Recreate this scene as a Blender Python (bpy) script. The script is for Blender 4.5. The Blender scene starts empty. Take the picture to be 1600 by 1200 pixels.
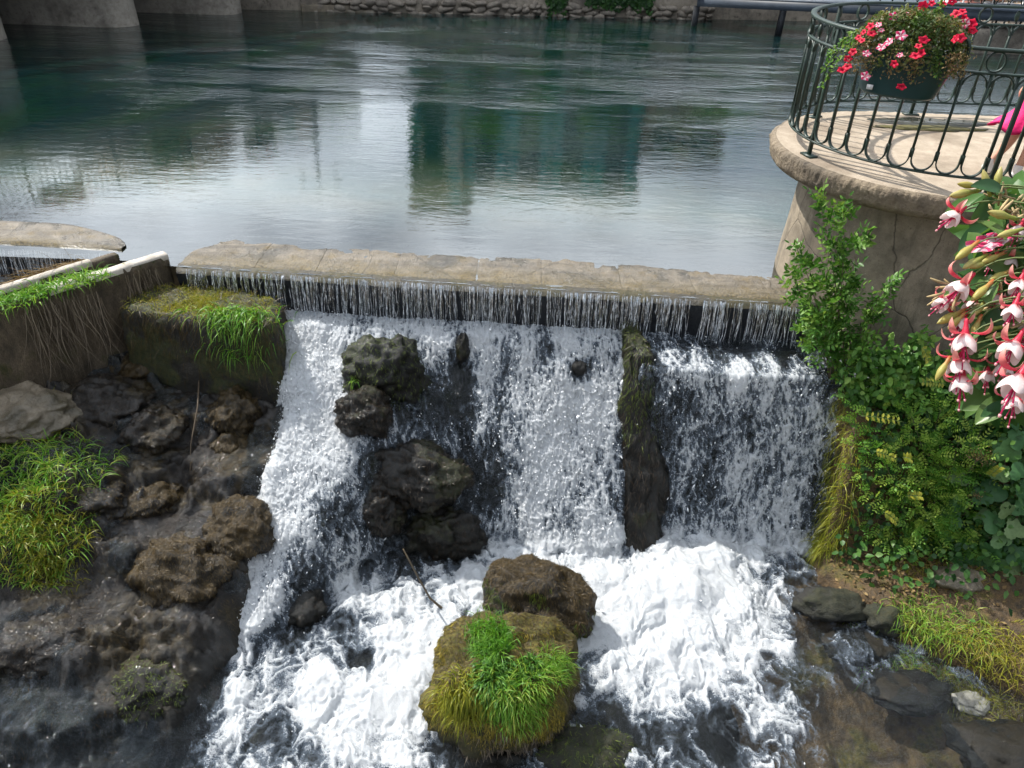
import bpy, bmesh, math, random
import numpy as np
from mathutils import Vector, Matrix
random.seed(7); RNG = np.random.default_rng(11)
SC = bpy.context.scene
COL = SC.collection
rad = math.radians

# ------------------------------------------------------------------ camera
PITCH, ROLL, FPX, CAMZ = rad(33.5), rad(2.0), 1209.0, 3.3
_F = np.array([0, math.cos(PITCH), -math.sin(PITCH)]); _u = np.array([0, math.sin(PITCH), math.cos(PITCH)]); _r = np.array([1., 0, 0])
_R = math.cos(ROLL)*_r + math.sin(ROLL)*_u
_U = math.cos(ROLL)*_u - math.sin(ROLL)*_r
EYE = np.array([0, 0, CAMZ])
cd = bpy.data.cameras.new('camera'); cam = bpy.data.objects.new('camera', cd); COL.objects.link(cam)
cd.sensor_width = 36; cd.lens = FPX/1600*36; cd.clip_start = 0.05; cd.clip_end = 2000
m = Matrix.Identity(4)
for i in range(3):
    m[i][0] = _R[i]; m[i][1] = _U[i]; m[i][2] = -_F[i]; m[i][3] = EYE[i]
cam.matrix_world = m
SC.camera = cam

# ------------------------------------------------------------------ sky, sun, exposure
SUN_EL, SUN_AZ = rad(48), rad(-52)          # azimuth from +Y, negative towards -X
W = bpy.data.worlds.new('World'); SC.world = W; W.use_nodes = True
wn, wl = W.node_tree.nodes, W.node_tree.links
bg = wn['Background']
sky = wn.new('ShaderNodeTexSky'); sky.sky_type = 'NISHITA'; sky.sun_disc = False
sky.sun_elevation = SUN_EL; sky.sun_rotation = SUN_AZ; sky.altitude = 80; sky.dust_density = 1.2
tc = wn.new('ShaderNodeTexCoord')
mp = wn.new('ShaderNodeMapping'); mp.inputs['Scale'].default_value = (1, 1, 2.4); mp.inputs['Location'].default_value = (.35, .1, .2)
cn = wn.new('ShaderNodeTexNoise'); cn.inputs['Scale'].default_value = 2.3; cn.inputs['Detail'].default_value = 7; cn.inputs['Roughness'].default_value = .58
cr = wn.new('ShaderNodeValToRGB'); cr.color_ramp.elements[0].position = .39; cr.color_ramp.elements[1].position = .60
mx = wn.new('ShaderNodeMix'); mx.data_type = 'RGBA'
wl.new(tc.outputs['Generated'], mp.inputs[0]); wl.new(mp.outputs[0], cn.inputs[0]); wl.new(cn.outputs[0], cr.inputs[0])
dn = wn.new('ShaderNodeVectorMath'); dn.operation = 'DOT_PRODUCT'; dn.inputs[1].default_value = (math.sin(SUN_AZ)*math.cos(SUN_EL), math.cos(SUN_AZ)*math.cos(SUN_EL), math.sin(SUN_EL))
mr = wn.new('ShaderNodeMapRange'); mr.inputs[1].default_value = -.5; mr.inputs[2].default_value = 1; mr.inputs[3].default_value = 7; mr.inputs[4].default_value = 40   # clouds are brighter towards the sun
cc_ = wn.new('ShaderNodeCombineColor')
wl.new(tc.outputs['Generated'], dn.inputs[0]); wl.new(dn.outputs['Value'], mr.inputs[0])
for i in range(3):
    mu = wn.new('ShaderNodeMath'); mu.operation = 'MULTIPLY'; mu.inputs[1].default_value = (.93, .99, 1.07)[i]; wl.new(mr.outputs[0], mu.inputs[0]); wl.new(mu.outputs[0], cc_.inputs[i])
wl.new(cr.outputs[0], mx.inputs[0]); wl.new(sky.outputs[0], mx.inputs[6]); wl.new(cc_.outputs[0], mx.inputs[7])
wl.new(mx.outputs[2], bg.inputs[0]); bg.inputs[1].default_value = .05
sl = bpy.data.lights.new('sun', 'SUN'); sl.energy = 5.0; sl.angle = rad(.6); sl.color = (1, .955, .88)
sun = bpy.data.objects.new('sun', sl); COL.objects.link(sun)
SUNV = Vector((math.sin(SUN_AZ)*math.cos(SUN_EL), math.cos(SUN_AZ)*math.cos(SUN_EL), math.sin(SUN_EL)))
sun.rotation_euler = SUNV.to_track_quat('Z', 'Y').to_euler(); sun.location = (-20, 30, 40)
vs = SC.view_settings; vs.view_transform = 'Standard'; vs.look = 'None'; vs.exposure = 0.5; vs.gamma = 1; vs.use_curve_mapping = False
SC.cycles.use_denoising = True; SC.cycles.use_adaptive_sampling = True; SC.cycles.adaptive_threshold = .03
SC.cycles.max_bounces = 5; SC.cycles.transparent_max_bounces = 8; SC.cycles.diffuse_bounces = 2; SC.cycles.glossy_bounces = 2; SC.cycles.transmission_bounces = 3
SC.cycles.sample_clamp_indirect = 6.0; SC.cycles.caustics_reflective = False; SC.cycles.caustics_refractive = False

# ------------------------------------------------------------------ survey helpers (photo pixel -> place)
def ray(px, py): return _F + (px-800)/FPX*_R + (600-py)/FPX*_U
def atz(px, py, z):
    d = ray(px, py); return EYE + d*((z-CAMZ)/d[2])
def aty(px, py, y):
    d = ray(px, py); return EYE + d*(y/d[1])
def atd(px, py, k): return EYE + ray(px, py)*k
def projv(P):
    v = P - EYE; k = v@_F
    return 800+FPX*(v@_R)/k, 600-FPX*(v@_U)/k
def mirz(px, py, y):
    d = ray(px, py); w = EYE + d*(-CAMZ/d[2]); d = d*np.array([1, 1, -1]); return w + d*((y-w[1])/d[1])

# ------------------------------------------------------------------ noise
_perm = np.random.default_rng(3).permutation(512).astype(np.int64); _perm = np.concatenate([_perm, _perm, _perm])
_g3 = np.random.default_rng(4).normal(size=(512, 3)); _g3 /= np.linalg.norm(_g3, axis=1)[:, None]
def perlin(x, y, z=0.0):
    x, y, z = np.broadcast_arrays(np.asarray(x, float), np.asarray(y, float), np.asarray(z, float))
    xi, yi, zi = np.floor(x).astype(np.int64), np.floor(y).astype(np.int64), np.floor(z).astype(np.int64)
    xf, yf, zf = x-xi, y-yi, z-zi
    u, v, w = (t*t*t*(t*(t*6-15)+10) for t in (xf, yf, zf))
    def g(dx, dy, dz):
        h = _perm[(_perm[(_perm[(xi+dx) & 511] + yi+dy) & 511] + zi+dz) & 511]
        gr = _g3[h]
        return gr[..., 0]*(xf-dx) + gr[..., 1]*(yf-dy) + gr[..., 2]*(zf-dz)
    a = g(0,0,0)*(1-u)+g(1,0,0)*u; b = g(0,1,0)*(1-u)+g(1,1,0)*u
    c = g(0,0,1)*(1-u)+g(1,0,1)*u; d = g(0,1,1)*(1-u)+g(1,1,1)*u
    return ((a*(1-v)+b*v)*(1-w) + (c*(1-v)+d*v)*w)*1.5
def fbm(x, y, z=0.0, o=4, r=.5, l=2.03):
    s, a, n = 0, 1, 0
    for i in range(o):
        s = s + a*perlin(x, y, np.asarray(z)+i*7.3); n += a
        a *= r; x = np.asarray(x)*l; y = np.asarray(y)*l; z = np.asarray(z)*l
    return s/n
def worley(x, y, seed=0):
    xi, yi = np.floor(x).astype(np.int64), np.floor(y).astype(np.int64)
    f1 = np.full(x.shape, 9.); f2 = f1.copy(); idn = np.zeros(x.shape)
    for dx in (-1, 0, 1):
        for dy in (-1, 0, 1):
            h = _perm[(_perm[(xi+dx+seed) & 511] + yi+dy) & 511]
            px = xi+dx+.5+.45*_g3[h, 0]*1.6; py = yi+dy+.5+.45*_g3[h, 1]*1.6
            d = np.hypot(x-px, y-py)
            c = d < f1
            f2 = np.where(c, f1, np.minimum(f2, d)); idn = np.where(c, h, idn); f1 = np.where(c, d, f1)
    return f1, f2, idn/512.
def sstep(a, b, x):
    t = np.clip((np.asarray(x, float)-a)/(b-a), 0, 1); return t*t*(3-2*t)
def lerp(a, b, t): return a+(b-a)*t

# ------------------------------------------------------------------ object helpers
def tag(o, label=None, cat=None, group=None, kind=None):
    if label: o['label'] = label
    if cat: o['category'] = cat
    if group: o['group'] = group
    if kind: o['kind'] = kind
    return o
def link(o, parent=None):
    COL.objects.link(o)
    if parent is not None: o.parent = parent
    return o
def empty(name, loc, label=None, cat=None, group=None, rz=0):
    o = bpy.data.objects.new(name, None); o.empty_display_size = .1
    COL.objects.link(o); o.location = [float(c) for c in loc]; o.rotation_euler = (0, 0, rz)
    PLOC[o.name] = np.array(loc, float)
    return tag(o, label, cat, group)
PLOC = {}
def mesh_np(name, V, Fc, mat, parent=None, attrs=None, smooth=True, local=False):
    """Fc: (m,3) or (m,4) int array or list of such arrays. V is world unless local; parent empties have only a translation."""
    V = np.asarray(V, np.float32)
    if parent is not None and not local:
        p = parent
        while p is not None:
            if p.name in PLOC: V = V - PLOC[p.name].astype(np.float32)
            p = p.parent
    Fs = Fc if isinstance(Fc, list) else [Fc]
    Fs = [np.asarray(f, np.int32) for f in Fs if len(f)]
    me = bpy.data.meshes.new(name)
    me.vertices.add(len(V)); me.vertices.foreach_set('co', V.ravel())
    tot = np.concatenate([np.full(len(f), f.shape[1], np.int32) for f in Fs])
    idx = np.concatenate([f.ravel() for f in Fs])
    st = np.concatenate([[0], np.cumsum(tot)[:-1]]).astype(np.int32)
    me.loops.add(len(idx)); me.loops.foreach_set('vertex_index', idx)
    me.polygons.add(len(tot)); me.polygons.foreach_set('loop_start', st)
    if smooth: me.polygons.foreach_set('use_smooth', np.ones(len(tot), bool))
    me.update(calc_edges=True)
    for k, a in (attrs or {}).items():
        a = np.asarray(a, np.float32)
        at = me.attributes.new(k, 'FLOAT', 'POINT'); at.data.foreach_set('value', a)
    if mat is not None: me.materials.append(mat)
    o = bpy.data.objects.new(name, me)
    return link(o, parent)
def grid_faces(nr, nc):
    i = np.arange(nr-1)[:, None]*nc + np.arange(nc-1)[None, :]
    return np.stack([i, i+1, i+nc+1, i+nc], -1).reshape(-1, 4)
class MB:
    """collects shapes into one mesh"""
    def __init__(s): s.v = []; s.f = {3: [], 4: []}; s.n = 0; s.a = []
    def add(s, V, F, a=0.0):
        V = np.asarray(V, float).reshape(-1, 3); F = np.asarray(F, int)
        s.f[F.shape[1]].append(F+s.n); s.v.append(V); s.n += len(V)
        s.a.append(np.broadcast_to(np.asarray(a, float), (len(V),)))
        return s
    def box(s, lo, hi, R=None, c=None):
        lo, hi = np.array(lo, float), np.array(hi, float)
        V = np.array([[(lo, hi)[(i >> k) & 1][k] for k in range(3)] for i in range(8)])
        if R is not None: V = V@np.asarray(R).T
        if c is not None: V = V+np.asarray(c)
        return s.add(V, [[0,2,3,1],[4,5,7,6],[0,1,5,4],[2,6,7,3],[0,4,6,2],[1,3,7,5]])
    def tube(s, P, r, n=8, closed=False, cap=True, a=0.0, flat=1.0):
        P = np.asarray(P, float); m = len(P); r = np.broadcast_to(np.asarray(r, float), (m,))
        T = np.roll(P, -1, 0)-np.roll(P, 1, 0) if closed else np.gradient(P, axis=0)
        T /= np.linalg.norm(T, axis=1)[:, None]+1e-12
        up = np.array([0, 0, 1.]) if abs(T[0, 2]) < .9 else np.array([0, 1., 0])
        N = np.zeros_like(P); x = np.cross(up, T[0]); x /= np.linalg.norm(x); N[0] = x
        for i in range(1, m):
            x = N[i-1]-T[i]*(N[i-1]@T[i]); N[i] = x/(np.linalg.norm(x)+1e-12)
        B = np.cross(T, N)
        th = np.arange(n)*2*math.pi/n
        V = P[:, None]+r[:, None, None]*(np.cos(th)[None, :, None]*N[:, None]+flat*np.sin(th)[None, :, None]*B[:, None])
        i = np.arange(m if closed else m-1)[:, None]; j = np.arange(n)[None, :]
        i2 = (i+1) % m
        F = np.stack([i*n+j, i*n+(j+1) % n, i2*n+(j+1) % n, i2*n+j], -1).reshape(-1, 4)
        base = s.n
        s.add(V, F, a)
        if cap and not closed:
            c0 = s.n; s.add(P[[0, -1]], np.zeros((0, 3), int), a if np.isscalar(a) else 0.)
            k = np.arange(n)
            s.f[3].append(np.stack([np.full(n, c0), base+(k+1) % n, base+k], -1))
            s.f[3].append(np.stack([np.full(n, c0+1), base+(m-1)*n+k, base+(m-1)*n+(k+1) % n], -1))
        return s
    def lathe(s, prof, c=(0, 0, 0), n=24, sx=1, sy=1, a=0.0):
        prof = np.asarray(prof, float); th = np.arange(n)*2*math.pi/n; m = len(prof)
        V = np.stack([prof[:, :1]*np.cos(th)*sx, prof[:, :1]*np.sin(th)*sy, np.repeat(prof[:, 1:], n, 1)], -1)+np.asarray(c)
        i = np.arange(m-1)[:, None]; j = np.arange(n)[None]
        return s.add(V, np.stack([i*n+j, i*n+(j+1) % n, (i+1)*n+(j+1) % n, (i+1)*n+j], -1).reshape(-1, 4), a)
    def prism(s, poly, z0, z1, a=0.0):
        poly = np.asarray(poly, float); n = len(poly)
        b = s.n
        V = np.concatenate([np.c_[poly, np.full(n, z0)], np.c_[poly, np.full(n, z1)], [[*poly.mean(0), z0], [*poly.mean(0), z1]]])
        k = np.arange(n); k2 = (k+1) % n
        s.add(V, np.stack([k, k2, n+k2, n+k], -1), a)
        s.f[3].append(b+np.stack([np.full(n, 2*n), k2, k], -1)); s.f[3].append(b+np.stack([np.full(n, 2*n+1), n+k, n+k2], -1))
        return s
    def build(s, name, mat, parent=None, smooth=False, attr=None, local=False):
        Fs = [np.concatenate(s.f[k]) for k in (3, 4) if s.f[k] and sum(len(q) for q in s.f[k])]
        return mesh_np(name, np.concatenate(s.v), Fs, mat, parent, {attr: np.concatenate(s.a)} if attr else None, smooth, local)
def copy_tree(o, parent=None):
    c = o.copy(); link(c, parent)
    for ch in list(o.children): copy_tree(ch, c)
    return c
def norm(v): return v/(np.linalg.norm(v, axis=-1, keepdims=True)+1e-12)
def bevel(o, w=.01, seg=2):
    md = o.modifiers.new('bevel', 'BEVEL'); md.width = w; md.segments = seg; md.limit_method = 'ANGLE'; md.angle_limit = rad(40); return o

# leaves, blades, strands ------------------------------------------------------
def leaf_arrays(P, D, N, L, Wd, fold=.25, curl=.15):
    """n leaves of 6 verts: base, 2 side pairs, tip"""
    D = norm(D); S = norm(np.cross(D, N)); N = np.cross(S, D); n = len(P)
    L = np.broadcast_to(L, (n,))[:, None]; Wd = np.broadcast_to(Wd, (n,))[:, None]
    def pt(t, w, h): return P + D*L*t + S*Wd*w + N*L*h
    V = np.stack([pt(0, 0, 0), pt(.35, -.5, fold*.3), pt(.35, .5, fold*.3), pt(.36, 0, -.02), pt(.72, -.36, fold*.15-curl*.5), pt(.72, .36, fold*.15-curl*.5), pt(1, 0, -curl)], 1)
    b = np.arange(n)[:, None]*7
    T = np.concatenate([b+np.array([[0, 3, 1]]), b+np.array([[0, 2, 3]])]); Q = np.concatenate([b+np.array([[1, 3, 6, 4]]), b+np.array([[3, 2, 5, 6]])])
    return V.reshape(-1, 3), T, Q
def blades(P, D, L, Wd, bend=.6, seg=4, gr=(0, 0, -1), bn=None, jit=.0):
    """n grass blades / strands; D start dir, bends toward gr"""
    n = len(P); L = np.broadcast_to(L, (n,)); Wd = np.broadcast_to(Wd, (n,)); bend = np.broadcast_to(bend, (n,))
    d = norm(np.asarray(D, float)); p = np.asarray(P, float).copy(); gr = np.asarray(gr, float)
    side = norm(np.cross(d, RNG.normal(size=(n, 3)) if bn is None else bn))
    rows = []
    for k in range(seg+1):
        w = Wd*(1-(k/seg)**1.6)*.5+Wd*.04
        rows.append(np.stack([p-side*w[:, None], p+side*w[:, None]], 1))
        p = p+d*(L/seg)[:, None]
        d = norm(d+gr*(bend/seg)[:, None]*1.6+(RNG.normal(size=(n, 3))*jit if jit else 0))
    V = np.stack(rows, 1)        # n, seg+1, 2, 3
    b = np.arange(n)[:, None]*(2*(seg+1))
    F = np.concatenate([b+np.array([[2*k, 2*k+1, 2*k+3, 2*k+2]]) for k in range(seg)])
    return V.reshape(-1, 3), F
def rep(a, k): return np.repeat(a, k)
def sample_tri(V, T, n, w=None):
    A, B, Cc = V[T[:, 0]], V[T[:, 1]], V[T[:, 2]]
    nn = np.cross(B-A, Cc-A); ar = np.linalg.norm(nn, axis=1)
    pr = ar if w is None else ar*w
    i = RNG.choice(len(T), n, p=pr/pr.sum())
    u, v = RNG.random(n), RNG.random(n); k = u+v > 1; u[k] = 1-u[k]; v[k] = 1-v[k]
    return A[i]+(B-A)[i]*u[:, None]+(Cc-A)[i]*v[:, None], norm(nn[i])
_ico = {}
def ico(sub):
    if sub not in _ico:
        bm = bmesh.new(); bmesh.ops.create_icosphere(bm, subdivisions=sub, radius=1)
        _ico[sub] = (np.array([v.co[:] for v in bm.verts]), np.array([[v.index for v in f.verts] for f in bm.faces])); bm.free()
    return _ico[sub]
# ------------------------------------------------------------------ materials
class NT:
    def __init__(s, name):
        s.m = bpy.data.materials.new(name); s.m.use_nodes = True; s.t = s.m.node_tree; s.t.nodes.clear()
        s.out = s.t.nodes.new('ShaderNodeOutputMaterial'); s._p = None
    def add(s, typ, ins=None, **props):
        n = s.t.nodes.new('ShaderNode'+typ)
        for k, v in props.items(): setattr(n, k, v)
        for k, v in (ins or {}).items():
            sk = n.inputs[k]
            if hasattr(v, 'links') or isinstance(v, bpy.types.NodeSocket): s.t.links.new(v, sk)
            elif isinstance(v, bpy.types.Node): s.t.links.new(v.outputs[0], sk)
            elif isinstance(v, (tuple, list)) and len(v) == 3 and sk.type == 'RGBA': sk.default_value = (*v, 1)
            else: sk.default_value = v
        return n
    @property
    def pos(s):
        if s._p is None: s._p = s.t.nodes.new('ShaderNodeNewGeometry').outputs['Position']
        return s._p
    def obj(s): return s.add('TexCoord').outputs['Object']
    def map(s, sc=(1, 1, 1), v=None, rot=(0, 0, 0)): return s.add('Mapping', {'Vector': v or s.pos, 'Scale': sc, 'Rotation': rot}).outputs[0]
    def noise(s, scale, det=4, rough=.55, v=None, dist=0): return s.add('TexNoise', {'Vector': v or s.pos, 'Scale': scale, 'Detail': det, 'Roughness': rough, 'Distortion': dist}).outputs[0]
    def vor(s, scale, v=None, feature='F1', out=0): return s.add('TexVoronoi', {'Vector': v or s.pos, 'Scale': scale}, feature=feature).outputs[out]
    def ramp(s, f, *st):
        n = s.add('ValToRGB', {'Fac': f}); e = n.color_ramp.elements
        while len(e) < len(st): e.new(.5)
        for q, (p, c) in zip(e, st):
            q.position = p; q.color = (*c, 1) if isinstance(c, tuple) else (c, c, c, 1)
        return n.outputs[0]
    def mix(s, f, a, b, blend='MIX'):
        n = s.add('Mix', data_type='RGBA', blend_type=blend)
        for i, v in ((0, f), (6, a), (7, b)):
            sk = n.inputs[i]
            if isinstance(v, bpy.types.NodeSocket): s.t.links.new(v, sk)
            elif isinstance(v, tuple): sk.default_value = (*v, 1)
            else: sk.default_value = v if i == 0 else (v, v, v, 1)
        return n.outputs[2]
    def math(s, op, a, b=0.0, clamp=False):
        n = s.add('Math', operation=op, use_clamp=clamp)
        for i, v in ((0, a), (1, b)):
            if isinstance(v, bpy.types.NodeSocket): s.t.links.new(v, n.inputs[i])
            else: n.inputs[i].default_value = v
        return n.outputs[0]
    def attr(s, name): return s.add('Attribute', attribute_name=name).outputs['Fac']
    def bump(s, h, st=.5, d=.02, nrm=None):
        i = {'Height': h, 'Strength': st, 'Distance': d}
        if nrm is not None: i['Normal'] = nrm
        return s.add('Bump', i).outputs[0]
    def nz(s):
        g = s.t.nodes.new('ShaderNodeNewGeometry'); x = s.add('SeparateXYZ', {0: g.outputs['Normal']}); return x.outputs[2]
    def rnd(s): return s.add('ObjectInfo').outputs['Random']
    def princ(s, **k):
        ins = {a.replace('_', ' '): v for a, v in k.items()}
        return s.add('BsdfPrincipled', ins)
    def fin(s, sh):
        s.t.links.new(sh.outputs[0] if isinstance(sh, bpy.types.Node) else sh, s.out.inputs[0]); return s.m

def mat_plain(name, col, rough=.6, var=.15, scale=6, bump=.0, bs=80, metal=0.0, spec=.5):
    t = NT(name); n = t.noise(scale, 5)
    c = t.mix(t.ramp(n, (.3, 0.), (.7, 1.)), tuple(x*(1-var) for x in col), tuple(min(1, x*(1+var)) for x in col))
    k = dict(Base_Color=c, Roughness=rough, Metallic=metal, Specular_IOR_Level=spec)
    if bump: k['Normal'] = t.bump(t.noise(bs, 4), bump, .01)
    return t.fin(t.princ(**k))
def mat_leaf(name, cols, rough=.42, trans=.42, objrand=False):
    t = NT(name); r = t.rnd() if objrand else t.attr('rnd')
    st = [(i/(len(cols)-1), c) for i, c in enumerate(cols)]
    c = t.ramp(r, *st)
    c = t.mix(t.ramp(t.noise(40, 3), (.35, 0.), (.75, .35)), c, tuple(x*.55 for x in cols[0]))
    p = t.princ(Base_Color=c, Roughness=rough, Specular_IOR_Level=.35)
    tr = t.add('BsdfTranslucent', {'Color': t.mix(.5, c, (1, 1, .35), 'MULTIPLY')})
    return t.fin(t.add('MixShader', {0: trans, 1: p.outputs[0], 2: tr.outputs[0]}))
def mat_rock(name, rock=(.035, .032, .028), rock2=(.09, .08, .065), moss=(.05, .075, .012), moss2=(.11, .10, .02), amt=.5, wet=.6, up=.6, fine=140, stretch=(1, 1, 1), bump=.9, soak=.85, coat=None):
    coat = (.5 if wet > .85 else 0) if coat is None else coat
    t = NT(name); v = t.map(stretch)
    n1 = t.noise(2.2, 6); n2 = t.noise(11, 6, .65, v); n3 = t.noise(fine, 3, .6, v)
    base = t.mix(t.ramp(n2, (.35, 0.), (.68, 1.)), rock, rock2)
    ms = t.mix(t.ramp(t.noise(26, 5, .65, v), (.35, 0.), (.65, 1.)), moss, moss2)
    k = t.math('ADD', t.math('MULTIPLY', t.nz(), up*.5), t.math('MULTIPLY', t.math('SUBTRACT', n1, .5), 2.2))
    k = t.math('ADD', k, t.math('MULTIPLY', t.math('SUBTRACT', n2, .5), 1.0))
    mk = t.ramp(t.math('ADD', k, amt), (.42, 0.), (.62, 1.))
    c = t.mix(mk, base, ms)
    c = t.mix(t.ramp(n3, (.3, .55), (.62, 0.)), c, (.008, .008, .006))
    zz = t.add('SeparateXYZ', {0: t.pos}).outputs[2]; wl2 = t.ramp(t.math('ADD', t.math('ADD', zz, 2.0), t.math('MULTIPLY', t.math('SUBTRACT', n1, .5), .5)), (.02, soak), (.30, 0.))
    c = t.mix(wl2, c, (.010, .010, .008))   # soaked dark band at the waterline
    ro = t.math('ADD', t.mix(mk, 1-wet*.85, 1-wet*.55), t.math('MULTIPLY', t.math('SUBTRACT', n2, .5), .5), True)
    h = t.math('ADD', t.math('MULTIPLY', n2, 1.0), t.math('MULTIPLY', n3, .35))
    nr = t.bump(h, bump, .03)
    k = dict(Base_Color=c, Roughness=ro, Specular_IOR_Level=.55, Normal=nr)
    if coat:
        k.update(Roughness=.55, Specular_IOR_Level=.2)
        fl = t.noise(1, 4, .75, t.map((60, 60, 45)), .8)
        k.update(Coat_Weight=t.ramp(t.noise(3.3, 4), (.40, .25*coat), (.60, coat)), Coat_Roughness=.05, Coat_IOR=1.5, Coat_Normal=t.bump(fl, 1.0, .0075))
    return t.fin(t.princ(**k))
def mat_strand(name, c0, c1, rough=.5, trans=.2):
    t = NT(name); c = t.mix(t.attr('rnd'), c0, c1)
    p = t.princ(Base_Color=c, Roughness=rough, Specular_IOR_Level=.4)
    tr = t.add('BsdfTranslucent', {'Color': c})
    return t.fin(t.add('MixShader', {0: trans, 1: p.outputs[0], 2: tr.outputs[0]}))
def mat_stone(name, a, b, dark=(.06, .05, .035), stain=.5, rough=.8, bump=.6, wetm=0.0, pits=60):
    t = NT(name); n1 = t.noise(1.6, 6, .6); n2 = t.noise(9, 6, .65); n3 = t.noise(pits, 4, .6)
    c = t.mix(t.ramp(n2, (.3, 0.), (.7, 1.)), a, b)
    c = t.mix(t.math('MULTIPLY', t.ramp(n1, (.48, 0.), (.68, 1.)), stain), c, dark)
    c = t.mix(t.ramp(n3, (.28, .7), (.42, 0.)), c, tuple(x*.4 for x in a))
    nr = t.bump(t.math('ADD', n3, t.math('MULTIPLY', n2, .8)), bump, .015)
    ro = t.math('ADD', rough, t.math('MULTIPLY', t.math('SUBTRACT', n1, .5), -wetm), True)
    return t.fin(t.princ(Base_Color=c, Roughness=ro, Normal=nr))

def mat_crest(name):
    t = NT(name); n1 = t.noise(1.7, 6, .65); n2 = t.noise(8, 7, .7); n3 = t.noise(55, 5, .7); n4 = t.noise(1, 5, .65, t.map((1.2, 7, 1)))
    c = t.mix(t.ramp(n2, (.32, 0.), (.68, 1.)), (.10, .088, .072), (.225, .190, .142))
    c = t.mix(t.ramp(n4, (.50, 0.), (.62, .8)), c, (.085, .072, .055))
    c = t.mix(t.ramp(t.noise(4.2, 6, .7), (.52, 0.), (.66, .75)), c, (.15, .105, .035))
    c = t.mix(t.ramp(n1, (.50, 0.), (.64, .75)), c, (.05, .052, .05))
    c = t.mix(t.ramp(n3, (.30, .75), (.48, 0.)), c, (.04, .035, .022))
    c = t.mix(t.math('MULTIPLY', t.ramp(t.math('ADD', t.attr('lip'), t.math('MULTIPLY', t.math('SUBTRACT', n2, .5), .7)), (.02, 1.), (.42, 0.)), .85), c, t.mix(t.ramp(n3, (.4, 0.), (.6, 1.)), (.05, .042, .018), (.17, .12, .035)))
    crk = t.ramp(t.add('TexVoronoi', {'Vector': t.mix(.12, t.pos, t.add('TexNoise', {'Vector': t.pos, 'Scale': 3.0, 'Detail': 4.0}).outputs[1]), 'Scale': .8}, feature='DISTANCE_TO_EDGE').outputs[0], (.0, .45), (.006, 0.))
    c = t.mix(crk, c, (.02, .018, .012))
    ro = t.ramp(n1, (.38, .75), (.60, .18))
    nr = t.bump(t.math('ADD', t.math('ADD', n3, t.math('MULTIPLY', n2, 1.2)), t.math('MULTIPLY', crk, -.6)), .8, .018)
    return t.fin(t.princ(Base_Color=c, Roughness=ro, Normal=nr))
def mat_foam(name):
    t = NT(name)
    f = t.attr('foam')
    g = t.noise(1, 5, .7, t.map((105, 105, 46))); g2 = t.noise(1, 5, .65, t.map((34, 34, 14)))
    k = t.math('ADD', f, t.math('ADD', t.math('MULTIPLY', t.math('SUBTRACT', g, .5), 1.05), t.math('MULTIPLY', t.math('SUBTRACT', g2, .5), .4)))
    mk = t.ramp(k, (.38, 0.), (.50, .45), (.72, 1.))
    nr = t.bump(t.math('ADD', g, t.math('MULTIPLY', g2, 1.2)), .28, .02)
    white = t.princ(Base_Color=t.mix(t.ramp(t.noise(150, 4, .75), (.36, 0.), (.58, 1.)), (.52, .57, .62), (.86, .88, .90)), Roughness=.65, Specular_IOR_Level=.25, Normal=nr)
    tr = t.add('BsdfTranslucent', {'Color': (.92, .95, .98), 'Normal': nr})
    fo = t.add('MixShader', {0: .48, 1: white.outputs[0], 2: tr.outputs[0]})
    veil = t.add('BsdfDiffuse', {'Color': (.13, .16, .20)})
    cl = t.add('BsdfTransparent', {'Color': (.80, .84, .86)})
    nr2 = t.bump(t.math('ADD', g, t.math('MULTIPLY', g2, 2.0)), .9, .02)
    gl = t.add('BsdfGlossy', {'Color': (.9, .95, 1), 'Roughness': .05, 'Normal': nr2})
    vq = t.add('MixShader', {0: t.ramp(k, (.06, .02), (.43, .60)), 1: cl.outputs[0], 2: veil.outputs[0]})
    fr = t.add('LayerWeight', {'Blend': .25, 'Normal': nr}).outputs['Fresnel']
    wq = t.add('MixShader', {0: t.math('ADD', t.math('MULTIPLY', fr, .8), .012, True), 1: vq.outputs[0], 2: gl.outputs[0]})
    return t.fin(t.add('MixShader', {0: mk, 1: wq.outputs[0], 2: fo.outputs[0]}))
def mat_strands_water(name):
    t = NT(name); n = t.noise(1, 4, .6, t.map((60, 60, 14)))
    white = t.princ(Base_Color=(.88, .92, .97), Roughness=.25, Specular_IOR_Level=.6)
    cl = t.add('BsdfTransparent', {'Color': (.9, .94, 1)})
    gl = t.add('BsdfGlossy', {'Color': (.9, .95, 1), 'Roughness': .08})
    a = t.add('MixShader', {0: .35, 1: cl.outputs[0], 2: gl.outputs[0]})
    return t.fin(t.add('MixShader', {0: t.ramp(n, (.50, .04), (.66, .9)), 1: a.outputs[0], 2: white.outputs[0]}))
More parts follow.
